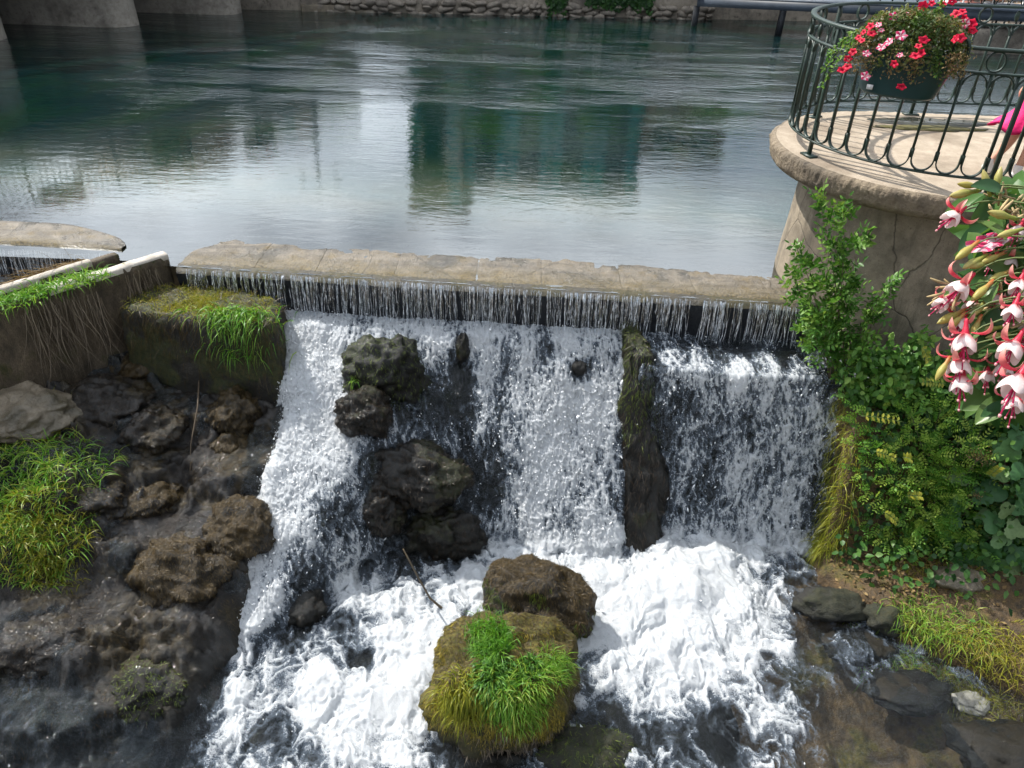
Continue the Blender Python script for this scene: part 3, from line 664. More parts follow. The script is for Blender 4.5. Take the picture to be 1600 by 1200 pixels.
def curtain(name, x0, x1, yfun, ztop, zbot, nst, label, seed):
    r = np.random.default_rng(seed)
    x = r.uniform(x0, x1, nst*3); cl = perlin(x*5, 1.7, seed)+.6*perlin(x*17, 3.1, seed)
    x = x[cl > -.52][:nst]; nst = len(x); y = yfun(x)-.035+r.normal(size=nst)*.012
    seg = 7; t = np.linspace(0, 1, seg+1)
    ln = (ztop-zbot)*np.where(r.random(nst) < .4, r.uniform(.25, .85, nst), 1.0)
    wd = r.gamma(1.3, .0011, nst)+.0010
    th = r.uniform(.0, .07, nst)
    xc = x[:, None]+.006*np.cumsum(r.normal(size=(nst, seg+1)), 1)*t
    yc = y[:, None]-(th[:, None]*t**.6)-.036
    zc = ztop-ln[:, None]*t**1.15+.012*r.random((nst, 1))
    ww = wd[:, None]*(1.3-.5*t)*r.uniform(.5, 1.4, (nst, seg+1))
    L = np.stack([xc-ww, yc, zc], -1); M_ = np.stack([xc, yc-ww*.9, zc], -1); R_ = np.stack([xc+ww, yc, zc], -1)
    V = np.stack([L, M_, R_], 2).reshape(-1, 3)
    b = np.arange(nst)[:, None]*(3*(seg+1))
    F = np.concatenate([b+np.array([[3*k, 3*k+1, 3*k+4, 3*k+3]]) for k in range(seg)]+[b+np.array([[3*k+1, 3*k+2, 3*k+5, 3*k+4]]) for k in range(seg)])
    return tag(mesh_np(name, V, F, MT['strand_water']), label, 'water curtain', None, 'stuff')
curtain('water_curtain', -3.22, 2.66, crest_y, .0, -.40, 900, 'thin threads of water dropping from the lip of the long weir', 3)

# side weir, further left, across the channel
sw = empty('side_weir', (-5.2, 7.2, -.3), 'pale rounded weir apron left of the channel walls', 'weir')
cx = np.linspace(-7.5, -3.98, 90)
yfr = lambda X: 7.17-.03*(X+4)+0*X
ybk = lambda X: yfr(X)+.62*np.sqrt(np.clip((-3.96-X)/.9, 0, 1))+.03
u = np.linspace(0, 1, 16)
Yg = np.stack([yfr(cx)+(ybk(cx)-yfr(cx))*q for q in u]); Xg = np.broadcast_to(cx, Yg.shape)
Zg = .022+.012*fbm(Xg*4, Yg*5, 9.)-.05*(u[:, None] > .9)-.06*(u[:, None] < .05)
mesh_np('apron', np.stack([Xg, Yg, Zg], -1).reshape(-1, 3), grid_faces(16, 90), MT['crest2'], sw, {'lip': np.repeat(u, 90)*1.5})
V = np.stack([np.stack([cx, yfr(cx)+dy, np.full_like(cx, dz)+.01*perlin(cx*8, dy*30)], -1) for dy, dz in ((.03, .0), (-.03, -.02), (-.05, -.08), (-.02, -.2), (0, -.6))])
mesh_np('weir_face', V.reshape(-1, 3), grid_faces(5, 90), MT['darkwall'], sw)
curtain('water_curtain', -7.3, -4.05, yfr, -.02, -.36, 420, 'threads of water dropping from the side weir left of the channel', 8)
# water running in the channel and below the side weir
def flat_water(name, x0, x1, y0, y1, z, foamv, label, nx=90, ny=70):
    gx, gy = np.linspace(x0, x1, nx), np.linspace(y0, y1, ny); A, B = np.meshgrid(gx, gy)
    zf = z(A, B) if callable(z) else z+0*A
    fo = foamv+.5*fbm(A*6, B*6, 3., 4)
    V = np.stack([A, B, zf+.02*fbm(A*7, B*7, 2., 3)], -1)
    G = grid_faces(ny, nx); cc = V.reshape(-1, 3)[G].mean(1); dl = np.array([-.55, -.83]); sd_ = (cc[:, 0]+3.95)*dl[1]-(cc[:, 1]-6.95)*dl[0]; G = G[sd_ > 0]
    return tag(mesh_np(name, V.reshape(-1, 3), G, MT['foam'], None, {'foam': fo.reshape(-1)}), label, 'stream', None, 'structure')
flat_water('side_stream', -7.5, -3.85, 5.4, 7.16, lambda A, B: -.34-.05*(7.1-B), .42, 'white water below the side weir')

# ================================================================== channel walls, mossy block
def path_wall(root, A, B, w, zt, zb, capmat, bodymat, seg=60, capfrom=0.0, capto=1.0, seed=1, caph=.03):
    A, B = np.array(A, float), np.array(B, float); d = norm(B-A); nrm_ = np.array([-d[1], d[0]])
    t = np.linspace(0, 1, seg); c = A+(B-A)*t[:, None]
    nz_ = 22; zz = np.linspace(0, 1, nz_)
    prof = []
    rows = []
    for sgn, order in ((1, zz), (-1, zz[::-1])):
        for q in order:
            z = zb+(zt-zb)*q
            off = w*.5*(1+.25*(1-q))*sgn
            p = np.c_[c+nrm_*off, np.full(seg, z)]
            dn = .035*fbm(p[:, 0]*3, p[:, 1]*3, p[:, 2]*3+seed, 4)+.012*fbm(p[:, 0]*14, p[:, 1]*14, p[:, 2]*8, 3)
            p[:, :2] += nrm_*(dn*sgn)[:, None]; p[:, 2] += .01*perlin(t*9, seed)*(q > .9)
            rows.append(p)
    rows = np.array(rows); V = rows.reshape(-1, 3)
    F = grid_faces(len(rows), seg)
    m = MB(); m.add(V, F)
    n = len(rows)
    for col_, flip in ((0, 0), (seg-1, 1)):                  # end caps
        for k in range(n//2-1):
            q = [k*seg+col_, (k+1)*seg+col_, (n-2-k)*seg+col_, (n-1-k)*seg+col_]
            m.f[4].append(np.array([q[::-1] if flip else q]))
    m.build('wall_body', bodymat, root, smooth=True)
    k0, k1 = int(capfrom*(seg-1)), int(capto*(seg-1))+1
    cc = c[k0:k1]; ns = len(cc)
    jag = .003*fbm(cc[:, 0]*9, cc[:, 1]*9, seed+3., 3)
    rr = []
    for off, z in ((w*.53, -.035), (w*.53, .004), (w*.42, .018), (0, .024), (-w*.42, .018), (-w*.53, .004), (-w*.53, -.035)):
        p = np.c_[cc+nrm_*(off+jag*np.sign(off))[:, None], np.full(ns, zt+z)+.006*perlin(cc[:, 0]*7, cc[:, 1]*7, z*40)]; rr.append(p)
    m = MB(); m.add(np.array(rr), grid_faces(7, ns))
    for col_ in (0, ns-1):
        m.f[4].append(np.array([[0*ns+col_, 2*ns+col_, 4*ns+col_, 6*ns+col_]]))
    return m.build('cap', capmat, root, smooth=True)
cwR = empty('channel_wall', (-3.9, 6.3, -.9), 'white-capped channel wall ending at the weir, roots hanging down its side', 'wall')
a0, a1 = atz(258, 397, .08)[:2], atz(0, 476, .08)[:2]; a1 = a0+(a1-a0)*2.2
path_wall(cwR, a0, a1, .11, .08, -1.1, MT['whitecap'], MT['oldwall'], 90, 0, .34, 2)
cwL = empty('channel_wall', (-4.3, 6.4, -.9), 'thinner channel wall with dead grass, on the side-weir side of the channel', 'wall')
b0, b1 = atz(182, 396, .06)[:2], atz(0, 452, .06)[:2]; b1 = b0+(b1-b0)*2.2
path_wall(cwL, b0, b1, .085, .06, -1.0, MT['whitecap'], MT['oldwall'], 90, .12, .5, 6)
# channel floor water between the walls
dch = norm(a1-a0)
cen = (a0+b0)/2; 
def ribbon_water(name, A, B, w0, w1, z0, z1, foamv, label, nx=24, ny=120):
    t = np.linspace(0, 1, ny)[:, None]; u = np.linspace(-.5, .5, nx)[None]
    c = A[None, None]+(B-A)[None, None]*t[..., None]; d = norm(B-A); nn_ = np.array([-d[1], d[0]])
    w = w0+(w1-w0)*t
    p = c+nn_*(u*w)[..., None]; z = z0+(z1-z0)*t+0*u
    z = z+.015*fbm(p[..., 0]*8, p[..., 1]*8, 3., 3)
    fo = foamv+.45*fbm(p[..., 0]*9, p[..., 1]*9, 6., 3)
    return tag(mesh_np(name, np.concatenate([p, z[..., None]], -1).reshape(-1, 3), grid_faces(ny, nx), MT['foam'], None, {'foam': fo.reshape(-1)}), label, 'stream', None, 'structure')
ribbon_water('channel_stream', cen-dch*.25, cen+dch*2.2, .36, .36, -.005, -.55, .12, 'shallow stream in the narrow channel between two walls')

# mossy block under the weir, left
blk = empty('concrete_block', (-3.1, 6.6, -1.0), 'square mossy block below the left end of the weir', 'block')
bt = [atz(183, 484, -.19), atz(300, 502, -.19), atz(430, 508, -.19), atz(441, 466, -.19), atz(330, 448, -.19), atz(215, 444, -.19)]
bp = np.array([b[:2] for b in bt])
from itertools import accumulate
def rough_prism(poly, z0, z1, amp, seed, nl=20, npt=90, rnd=.04, bat=.06):
    poly = np.asarray(poly); c = poly.mean(0); e = np.roll(poly, -1, 0)-poly; L = np.linalg.norm(e, axis=1); cum = np.concatenate([[0], np.cumsum(L)])
    s = np.linspace(0, cum[-1], npt, endpoint=False); i = np.searchsorted(cum, s, 'right')-1
    ring = poly[i]+e[i]*((s-cum[i])/L[i])[:, None]
    for _ in range(2): ring = (np.roll(ring, 1, 0)+ring*2+np.roll(ring, -1, 0))/4
    out = norm(ring-c); V = []
    zs = np.linspace(0, 1, nl)
    for q in zs:
        rr = ring+out*(bat*(1-q)-rnd*max(0, (q-.9)/.1)**2)
        z = z0+(z1-z0)*q
        V.append(np.c_[rr, np.full(npt, z)])
    for k in (.85, .65, .4, .2):
        V.append(np.c_[c+(ring-c)*k, np.full(npt, z1+.012)])
    V = np.array(V); n = len(V)
    d = amp*fbm(V[..., 0]*4, V[..., 1]*4, V[..., 2]*4+seed, 4)+amp*.35*fbm(V[..., 0]*15, V[..., 1]*15, V[..., 2]*15, 3)
    V[:nl, :, :2] += (out*1)[None]*d[:nl, :, None]; V[nl-1:, :, 2] += d[nl-1:]
    i = np.arange(n-1)[:, None]; j = np.arange(npt)[None]
    F = np.stack([i*npt+j, i*npt+(j+1) % npt, (i+1)*npt+(j+1) % npt, (i+1)*npt+j], -1).reshape(-1, 4)
    V = np.concatenate([V.reshape(-1, 3), [[*c, z1+.012]]]); k = np.arange(npt)
    T = np.stack([(n-1)*npt+k, (n-1)*npt+(k+1) % npt, np.full(npt, n*npt)], -1)
    return V, F, T
bV, bF, bT = rough_prism(bp, -1.2, -.19, .06, 3.)
mesh_np('block_body', bV, [bT, bF], MT['mossrock'], blk)
# ================================================================== rocks
def rock(name, c, r, seed, mat, label, group=None, sub=5, rot=0, amp=(.26, .10, .03), box=.0, parent=None, tilt=0):
    V, T = ico(sub)
    D = V.copy()
    if box:
        k = np.abs(D)**(2+box*4); D = D/(k.sum(1)**(1/(2+box*4)))[:, None]
    s = seed*3.7
    d = 1+amp[0]*fbm(V[:, 0]*1.3+s, V[:, 1]*1.3, V[:, 2]*1.3+s, 3)*1.8+amp[1]*(.35-np.abs(fbm(V[:, 0]*1.7+s, V[:, 1]*1.7, V[:, 2]*1.7, 3))*2.2)+amp[1]*.8*fbm(V[:, 0]*5+s, V[:, 1]*5, V[:, 2]*5, 4)
    W_ = D*d[:, None]*np.asarray(r)
    W_ = W_+V*(amp[2]*fbm(W_[:, 0]*14+s, W_[:, 1]*14, W_[:, 2]*14, 4)*1.2)[:, None]
    cr_, sr_ = math.cos(rot), math.sin(rot); ct, st_ = math.cos(tilt), math.sin(tilt)
    W_ = W_@np.array([[1, 0, 0], [0, ct, -st_], [0, st_, ct]]).T@np.array([[cr_, -sr_, 0], [sr_, cr_, 0], [0, 0, 1]]).T+np.asarray(c)
    root = parent
    if parent is None:
        root = empty(name, (c[0], c[1], c[2]-r[2]*.7), label, 'rock', group)
    o = mesh_np('stone', W_, T, mat, root)
    return root, W_, T
def strands_on(root, V, T, n, mat, L=(.05, .12), Wd=.004, wt=None, off=.002, bend=1.1, jit=.16, name='moss', zmin=None, seg=4):
    A, B, Cc = V[T[:, 0]], V[T[:, 1]], V[T[:, 2]]; nn = norm(np.cross(B-A, Cc-A)); cc = (A+B+Cc)/3
    w = np.clip(nn[:, 2]+.55, 0, 1.2) if wt is None else wt(cc, nn)
    if zmin is not None: w = w*(cc[:, 2] > zmin)
    P_, N_ = sample_tri(V, T, n, w+1e-9)
    g = np.array([0, 0, -1.]); d = norm(g-N_*(N_@g)[:, None]+RNG.normal(size=(n, 3))*.22+N_*.10)
    Vb, Fb = blades(P_+N_*off, d, RNG.uniform(*L, n), Wd*RNG.uniform(.6, 1.5, n), bend*.35, seg, (0, 0, -1), N_+RNG.normal(size=(n, 3))*.25, jit)
    o = mesh_np(name, Vb, Fb, mat, root, {'rnd': rep(RNG.random(n), 2*(seg+1))})
    o['kind'] = 'stuff'
    return o
def patch(pxc, pyc, rx, ry):
    return lambda cc, nn: np.clip(np.exp(-(((projv(cc)[0]-pxc)/rx)**2+((projv(cc)[1]-pyc)/ry)**2))-.15, 0, 1)*(np.clip(((EYE-cc)*nn).sum(1), 0, 9) > 0)

# the two big boulders in the foreground pool
c = atz(785, 1085, POOL+.12)
bigR, bigV, bigT = rock('boulder', c+np.array([.0, .0, .10]), (.54, .43, .48), 2.1, MT['goldmoss'], 'big round boulder in the pool topped with green grass and golden moss', None, 5, .1, (.17, .13, .03), .2)
strands_on(bigR, bigV, bigT, 9000, MT['mossstr'], (.015, .04), .0028, lambda cc, nn: (nn[:, 2] > .35)*1.0*sstep(-1.75, -1.45, cc[:, 2]), name='brown_moss')
strands_on(bigR, bigV, bigT, 12000, MT['goldstr'], (.015, .04), .003, lambda cc, nn: (nn[:, 2] < .75)*(nn[:, 2] > -.45)*np.clip(-nn[:, 1]+.4, 0, 1)*(cc[:, 0] < .45)*sstep(POOL+.12, POOL+.4, cc[:, 2])*(.25+np.clip(perlin(cc[:, 0]*5, cc[:, 1]*5, cc[:, 2]*5)+.3, 0, 1)), name='golden_moss')
strands_on(bigR, bigV, bigT, 2600, MT['root'], (.06, .16), .003, lambda cc, nn: (nn[:, 2] < .1)*(nn[:, 1] < -.2)*(cc[:, 2] < POOL+.5)*(cc[:, 0] > -.35)*1.0, name='hanging_roots', bend=1.2)
c = atz(838, 968, POOL+.1)
b2R, b2V, b2T = rock('boulder', c+np.array([.0, .10, .06]), (.47, .30, .36), 5.3, MT['brownmoss'], 'dark mossy boulder right behind the grassy one', None, 5, -.35, (.24, .10, .02))
strands_on(b2R, b2V, b2T, 8000, MT['mossstr'], (.018, .05), .0028, lambda cc, nn: np.clip(nn[:, 2], 0, 1)*1.0)
strands_on(b2R, b2V, b2T, 2500, MT['greenstr'], (.03, .07), .004, lambda cc, nn: (np.abs(nn[:, 2]) < .5)*(perlin(cc[:, 0]*6, cc[:, 1]*6, cc[:, 2]*6) > 0)*1.0, name='green_moss')
c = atz(915, 1180, POOL)
b3R, b3V, b3T = rock('boulder', c+np.array([0, 0, -.08]), (.34, .26, .26), 8.8, MT['mossrock'], 'half-sunk olive boulder at the near foot of the grassy one', None, 4)
strands_on(b3R, b3V, b3T, 900, MT['greenstr'], (.02, .05), .003, zmin=POOL-.02)
c = atz(770, 1195, POOL)
b4R, b4V, b4T = rock('boulder', c+np.array([0, 0, -.12]), (.26, .22, .22), 3.8, MT['wetrock'], 'wet dark stone under the hanging roots of the grassy boulder', None, 4)
c = aty(672, 968, 4.5)
rock('stone', c, (.10, .10, .12), 4.4, MT['bed'], 'small black rock with a drift twig caught on it', None, 4)

# rocks standing in the cascade
def cas(px_, py_, r, seed, mat, label, dz=0, n=1500, sm='wetstr', **k):
    c = hit(px_, py_)+np.array([0, 0, dz])
    R_, V_, T_ = rock('boulder', c, r, seed, mat, label, 'rocks standing in the cascade', **k)
    if n: strands_on(R_, V_, T_, n, MT[sm], (.02, .05), .0025)
    return R_, V_, T_
r1 = cas(600, 578, (.38, .28, .36), 1.4, MT['blackmoss'], 'mossy rock just below the weir, in the upper left of the cascade', -.08, 3000, 'greenstr', box=.15, amp=(.2, .16, .05))
cas(568, 650, (.27, .22, .22), 6.1, MT['blackmoss'], 'rounded dark green rock under the mossy one in the cascade', .02, 3500)
cas(645, 742, (.50, .30, .28), 7.7, MT['blackmoss'], 'broad dark rock in mid cascade with water veiling its right side', .02, 5500, rot=-.3, amp=(.22, .16, .05))
cas(600, 790, (.22, .2, .24), 3.2, MT['blackmoss'], 'dark rock face under the broad mid-cascade rock', -.06, 2600, amp=(.22, .16, .05))
cas(695, 830, (.40, .20, .32), 9.5, MT['blackmoss'], 'black wet outcrop at the foot of the mid-cascade rocks', -.10, 2600, amp=(.22, .16, .05))
cas(478, 945, (.17, .2, .13), 2.9, MT['bed'], 'black rock breaking the lower left stream, upper of two', -.02, 300, sub=4)
cas(525, 1010, (.16, .16, .10), 5.9, MT['bed'], 'black jagged rock breaking the lower left stream, middle of it', -.03, 0, sub=4)
cas(570, 1045, (.13, .12, .10), 4.9, MT['bed'], 'small black rock near the foot of the left stream', -.01, 0, sub=4)
cas(905, 577, (.07, .07, .07), 1.9, MT['bed'], 'small grey stone poking out of the upper cascade', .02, 0, sub=3)
cas(722, 545, (.07, .10, .18), 6.6, MT['blackmoss'], 'narrow dark rib splitting the top of the cascade', -.03, 200, sub=4)

# buttress dividing the central cascade from the right-hand fall
bu = empty('stone_buttress', (1.25, 6.0, -2.0), 'tall dark mossy buttress between the cascade and the right-hand fall', 'buttress')
ss = np.linspace(.02, 1.75, 130); uu = np.linspace(-1, 1, 34)
SS, UU = np.meshgrid(ss, uu, indexing='ij')
cxx = np.interp(ss, [0, .6, 1.0, 1.4, 1.75], [1.12, 1.20, 1.28, 1.31, 1.31])[:, None]+.05*perlin(ss*2.7, .4)[:, None]
hw = np.interp(ss, [0, .5, .9, 1.75], [.10, .15, .24, .27])[:, None]
Xb = cxx+hw*UU; Yb = crest_y(Xb)-SS
ztop = np.interp(ss, [0, .3, .50, .66, .78, 1.5, 1.75], [-.27, -.30, -.38, -.62, -1.0, -2.3, -2.6])[:, None]
Zb = ztop-.9*np.clip(np.abs(UU)-.55, 0, 1)**1.5*1.2
nb = .09*fbm(Xb*4, Yb*4, Zb*2.5, 4)+.03*fbm(Xb*18, Yb*18, Zb*12, 3)
BV = np.stack([Xb+nb, Yb-nb*.8, Zb+nb*.5], -1).reshape(-1, 3); BF = grid_faces(130, 34)
mesh_np('buttress_body', BV, BF, MT['blackmoss'], bu)
BT = np.concatenate([BF[:, [0, 2, 1]], BF[:, [0, 3, 2]]]); 
nb_ = np.cross(BV[BT[:, 1]]-BV[BT[:, 0]], BV[BT[:, 2]]-BV[BT[:, 0]])
if nb_[:, 2].mean() < 0: BT = BT[:, [0, 2, 1]]
strands_on(bu, BV, BT, 2600, MT['wetstr'], (.04, .12), .003, lambda cc, nn: 1.0+0*cc[:, 0])
strands_on(bu, BV, BT, 1500, MT['greenstr'], (.03, .08), .0035, lambda cc, nn: sstep(-1.3, -.7, cc[:, 2]), name='green_moss')

# rocks on the wet slope at the left
def slp(px_, py_, r, seed, mat, label, n=1500, sm='mossstr', dz=0, L=(.015, .04), **k):
    c = hit(px_, py_, slope_z)+np.array([0, 0, dz-.09]); r = (r[0]*1.18, r[1]*1.18, r[2]*1.05); n = int(n*1.3)
    R_, V_, T_ = rock('boulder', c, r, seed, mat, label, 'rocks on the wet slope', **k)
    if n: strands_on(R_, V_, T_, n, MT[sm], L, .0035)
    return R_, V_, T_
slp(212, 565, (.26, .24, .17), 1.1, MT['brownmoss'], 'brown moss-haired rock in front of the square block', 3000)
slp(160, 625, (.36, .28, .24), 2.2, MT['wetrock'], 'large wet glinting rock below the channel wall', 2200, 'wetstr')
slp(240, 660, (.24, .24, .20), 3.3, MT['wetrock'], 'wet ribbed rock with a sheen of trickling water', 1500, 'wetstr')
slp(285, 585, (.20, .16, .13), 3.9, MT['wetrock'], 'low wet rock under the front of the square block', 700, 'wetstr', sub=4)
slp(365, 640, (.20, .20, .26), 4.4, MT['brownmoss'], 'brown mossy rock hanging below the grass clump', 2600)
slp(358, 690, (.15, .14, .15), 8.4, MT['brownmoss'], 'small brown rounded rock beside the cascade edge', 1600, sub=4)
slp(230, 780, (.24, .17, .15), 5.5, MT['brownmoss'], 'golden-brown mossy rock in the middle of the wet slope', 2200, rot=.6)
slp(372, 815, (.27, .24, .22), 6.6, MT['brownmoss'], 'dark mossy rock at the edge of the white stream', 2600, 'mossstr')
slp(285, 880, (.38, .32, .28), 7.1, MT['brownmoss'], 'large green-brown mossy rock in the wet slope', 5200, 'mossstr')
slp(145, 770, (.26, .2, .16), 8.2, MT['wetrock'], 'flat dark rock between the grass mound and the slope', 1200, 'mossstr')
slp(60, 985, (.34, .26, .17), 1.8, MT['wetrock'], 'wet violet-black rock sloping into the corner', 1500, 'wetstr')
slp(230, 1060, (.26, .22, .16), 9.1, MT['wetrock'], 'dark green tinged rock low on the wet slope', 1200, 'greenstr')
slp(40, 650, (.36, .30, .20), 5.1, MT['crest'], 'pale dry stone at the edge of the grassy mound', 0, dz=.12)
# hair-like algae over the slope itself
lowN = norm(np.cross(SLV[SLT[:, 1]]-SLV[SLT[:, 0]], SLV[SLT[:, 2]]-SLV[SLT[:, 0]]))
if lowN[:, 2].mean() < 0: SLT = SLT[:, [0, 2, 1]]
def on_slope(cc, nn):
    a, b = projv(cc); return ((a > -60) & (a < 480) & (b > 500) & (b < 1250))*1.0
so = strands_on(None, SLV, SLT, 14000, MT['wetstr'], (.02, .06), .0026, lambda cc, nn: on_slope(cc, nn), name='wet_algae', jit=.25, seg=3)
tag(so, 'hair-like wet algae combed over the dark slope', 'algae', None, 'stuff')
so = strands_on(None, SLV, SLT, 9000, MT['mossstr'], (.015, .045), .0028, lambda cc, nn: on_slope(cc, nn)*(perlin(cc[:, 0]*2.2, cc[:, 1]*2.2, 5.) > .02), name='brown_algae', jit=.2)
tag(so, 'brown algae tufts scattered over the wet slope', 'algae', None, 'stuff')
# ================================================================== round terrace with iron railing
TC, TR, TZ = np.array([3.72, 7.15]), 1.38, 1.3
def stadium(r, x1=9.0, n=64, ns=30):
    a = np.linspace(math.pi*1.5, math.pi*.5, n)
    arc = np.c_[TC[0]+r*np.cos(a), TC[1]+r*np.sin(a)]
    lo = np.c_[np.linspace(x1, TC[0], ns, endpoint=False), np.full(ns, TC[1]-r)]; hi = np.c_[np.linspace(TC[0], x1, ns+1)[1:], np.full(ns, TC[1]+r)]
    return np.concatenate([lo, arc, hi])
ter = empty('terrace', (TC[0], TC[1], -.6), 'round-ended concrete terrace on a plastered pier at the end of the weir', 'terrace')
ring = stadium(TR, n=480, ns=160); np_ = len(ring); out = norm(ring-np.c_[np.clip(ring[:, 0], TC[0], 9), np.full(np_, TC[1])])
rows = []
for ins, z in ((.75, 0.0), (.3, 0), (.12, 0), (.045, -.004), (.012, -.016), (.0, -.04), (-.004, -.07), (.004, -.10), (.006, -.135), (.02, -.17), (.05, -.205), (.16, -.215), (.5, -.215)):
    p = np.c_[ring-out*ins, np.full(np_, TZ+z)]
    rough = (.022*fbm(p[:, 0]*5, p[:, 1]*5, z*9+2, 4)+.020*fbm(p[:, 0]*24, p[:, 1]*24, z*40, 3))*(1 if -.21 < z < -.003 else .0)
    if ins == .045: rough = rough*.5
    p[:, :2] += out*rough[:, None]; p[:, 2] += .6*rough-(.004*fbm(p[:, 0]*2, p[:, 1]*2, 1., 3) if z == 0 else 0); rows.append(p)
R_ = np.array(rows); F = grid_faces(len(R_), np_)
nA = 3
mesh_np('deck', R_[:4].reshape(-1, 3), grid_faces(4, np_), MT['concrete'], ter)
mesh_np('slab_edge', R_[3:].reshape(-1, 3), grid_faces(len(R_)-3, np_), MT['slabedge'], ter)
inn = ring-out*.74
m = MB(); k = np_//2
A = inn[:k]; B = inn[::-1][:k]
vv = np.stack([np.c_[A, np.full(k, TZ)], np.c_[B, np.full(k, TZ)]], 1).reshape(-1, 3); i = np.arange(k-1)[:, None]*2
m.add(vv, i+np.array([[0, 2, 3, 1]])); m.build('deck', MT['concrete'], ter)
# pier wall under it, slightly battered
wr = stadium(TR-.36, n=160, ns=60); wo = norm(wr-np.c_[np.clip(wr[:, 0], TC[0], 9), np.full(len(wr), TC[1])])
rows = []
for z in np.linspace(TZ-.21, -1.5, 60):
    p = np.c_[wr+wo*(.055*(TZ-.2-z)), np.full(len(wr), z)]
    d = .012*fbm(p[:, 0]*3, p[:, 1]*3, p[:, 2]*3, 4)+.004*fbm(p[:, 0]*14, p[:, 1]*14, p[:, 2]*14, 3); p[:, :2] += wo*d[:, None]; rows.append(p)
mesh_np('pier_wall', np.array(rows).reshape(-1, 3), grid_faces(60, len(wr)), MT['render'], ter)
# puddle and moss stain on the deck
MT['puddle'] = mat_plain('puddle', (.05, .05, .04), .03, .3, 5)
a = np.linspace(0, 2*math.pi, 40, endpoint=False)
m = MB(); rr = 1+.25*perlin(np.cos(a)*2+4, np.sin(a)*2)
m.prism(np.c_[4.15+.62*rr*np.cos(a), 8.10+.16*rr*np.sin(a)], TZ-.002, TZ+.0045); tag(m.build('puddle', MT['puddle']), 'thin wet puddle on the terrace deck by the far railing', 'puddle', None, 'stuff')
MT['deckmoss'] = mat_rock('deck_moss', (.05, .04, .015), (.12, .10, .04), (.07, .07, .015), (.16, .13, .03), amt=.7, wet=.3)
m = MB(); rr = 1+.35*perlin(np.cos(a)*2+9, np.sin(a)*2)
m.prism(np.c_[4.05+.55*rr*np.cos(a), 7.86+.10*rr*np.sin(a)], TZ-.002, TZ+.008); tag(m.build('moss', MT['deckmoss']), 'strip of olive moss beside the puddle on the deck', 'moss', None, 'stuff')

rl = empty('railing', (TC[0], TC[1], TZ), 'dark green iron railing around the round terrace', 'railing')
RR = TR-.14
RL_ARC = math.pi*RR; XE = 7.4; SL = XE-TC[0]; TOT = 2*SL+RL_ARC
def rpath(s):
    if s < SL: return np.array([XE-s, TC[1]-RR]), np.array([-1., 0])
    if s < SL+RL_ARC:
        th = 1.5*math.pi-(s-SL)/RR; return TC+RR*np.array([math.cos(th), math.sin(th)]), np.array([math.sin(th), -math.cos(th)])
    q = s-SL-RL_ARC; return np.array([TC[0]+q, TC[1]+RR]), np.array([1., 0])
def arcs(deg): return SL+RR*(1.5*math.pi-rad(deg))
ZB, ZM, ZH = TZ+.13, TZ+.885, TZ+1.045
ss = np.linspace(0, TOT, 300); PP = np.array([rpath(s)[0] for s in ss])
def rail(name, z, w, h):
    dirs = np.array([rpath(s)[1] for s in ss]); nr = np.c_[-dirs[:, 1], dirs[:, 0]]
    sec = [(-w, -h), (-w, h*.6), (-w*.5, h), (w*.5, h), (w, h*.6), (w, -h)]
    V = np.array([np.c_[PP+nr*a_, np.full(len(PP), z+b_)] for a_, b_ in sec]+[np.c_[PP+nr*sec[0][0], np.full(len(PP), z+sec[0][1])]])
    mesh_np(name, V.reshape(-1, 3), grid_faces(7, len(ss)), MT['iron'], rl)
rail('handrail', ZH, .024, .012); rail('middle_rail', ZM, .016, .008); rail('bottom_rail', ZB, .016, .008)
def frame(s):
    p, d = rpath(s); return p, d, np.array([-d[1], d[0]])
def strap(P2, s, w=.014, t=.005, name='loop'):
    """flat bar bent in the plane of the railing; P2: (along, up) points, curved with the path"""
    P2 = np.asarray(P2, float); c = []
    T2 = norm(np.gradient(P2, axis=0)); N2 = np.c_[-T2[:, 1], T2[:, 0]]
    V = []
    for dx, dn in ((-t, -w), (t, -w), (t, w), (-t, w)):
        q = P2+N2*dx
        r = np.array([np.r_[(lambda f: f[0]+f[2]*dn)(frame(s+a)), z] for a, z in q]); V.append(r)
    V.append(V[0]); V = np.array(V)
    return mesh_np(name, V.reshape(-1, 3), grid_faces(5, len(P2)), MT['iron'], rl, smooth=False)
posts = [arcs(d) for d in (196, 266, 126)]+[SL-1.55, SL-3.1, SL+RL_ARC+.35, SL+RL_ARC+1.85, SL+RL_ARC+3.3]
for s in posts:
    p, d, q = frame(s); Rm = np.array([[d[0], q[0], 0], [d[1], q[1], 0], [0, 0, 1.]])
    m = MB(); m.box((-.015, -.015, 0), (.015, .015, 1.035), Rm, (p[0], p[1], TZ)); po = m.build('post', MT['iron'], rl); bevel(po, .003, 1)
    m = MB(); m.box((-.075, -.04, -.004), (.075, .04, .012), Rm, (p[0], p[1], TZ+.002)); m.build('base_plate', MT['iron'], po)
N = int(TOT/.178); step = TOT/N; th = np.linspace(math.pi, 2*math.pi, 13)
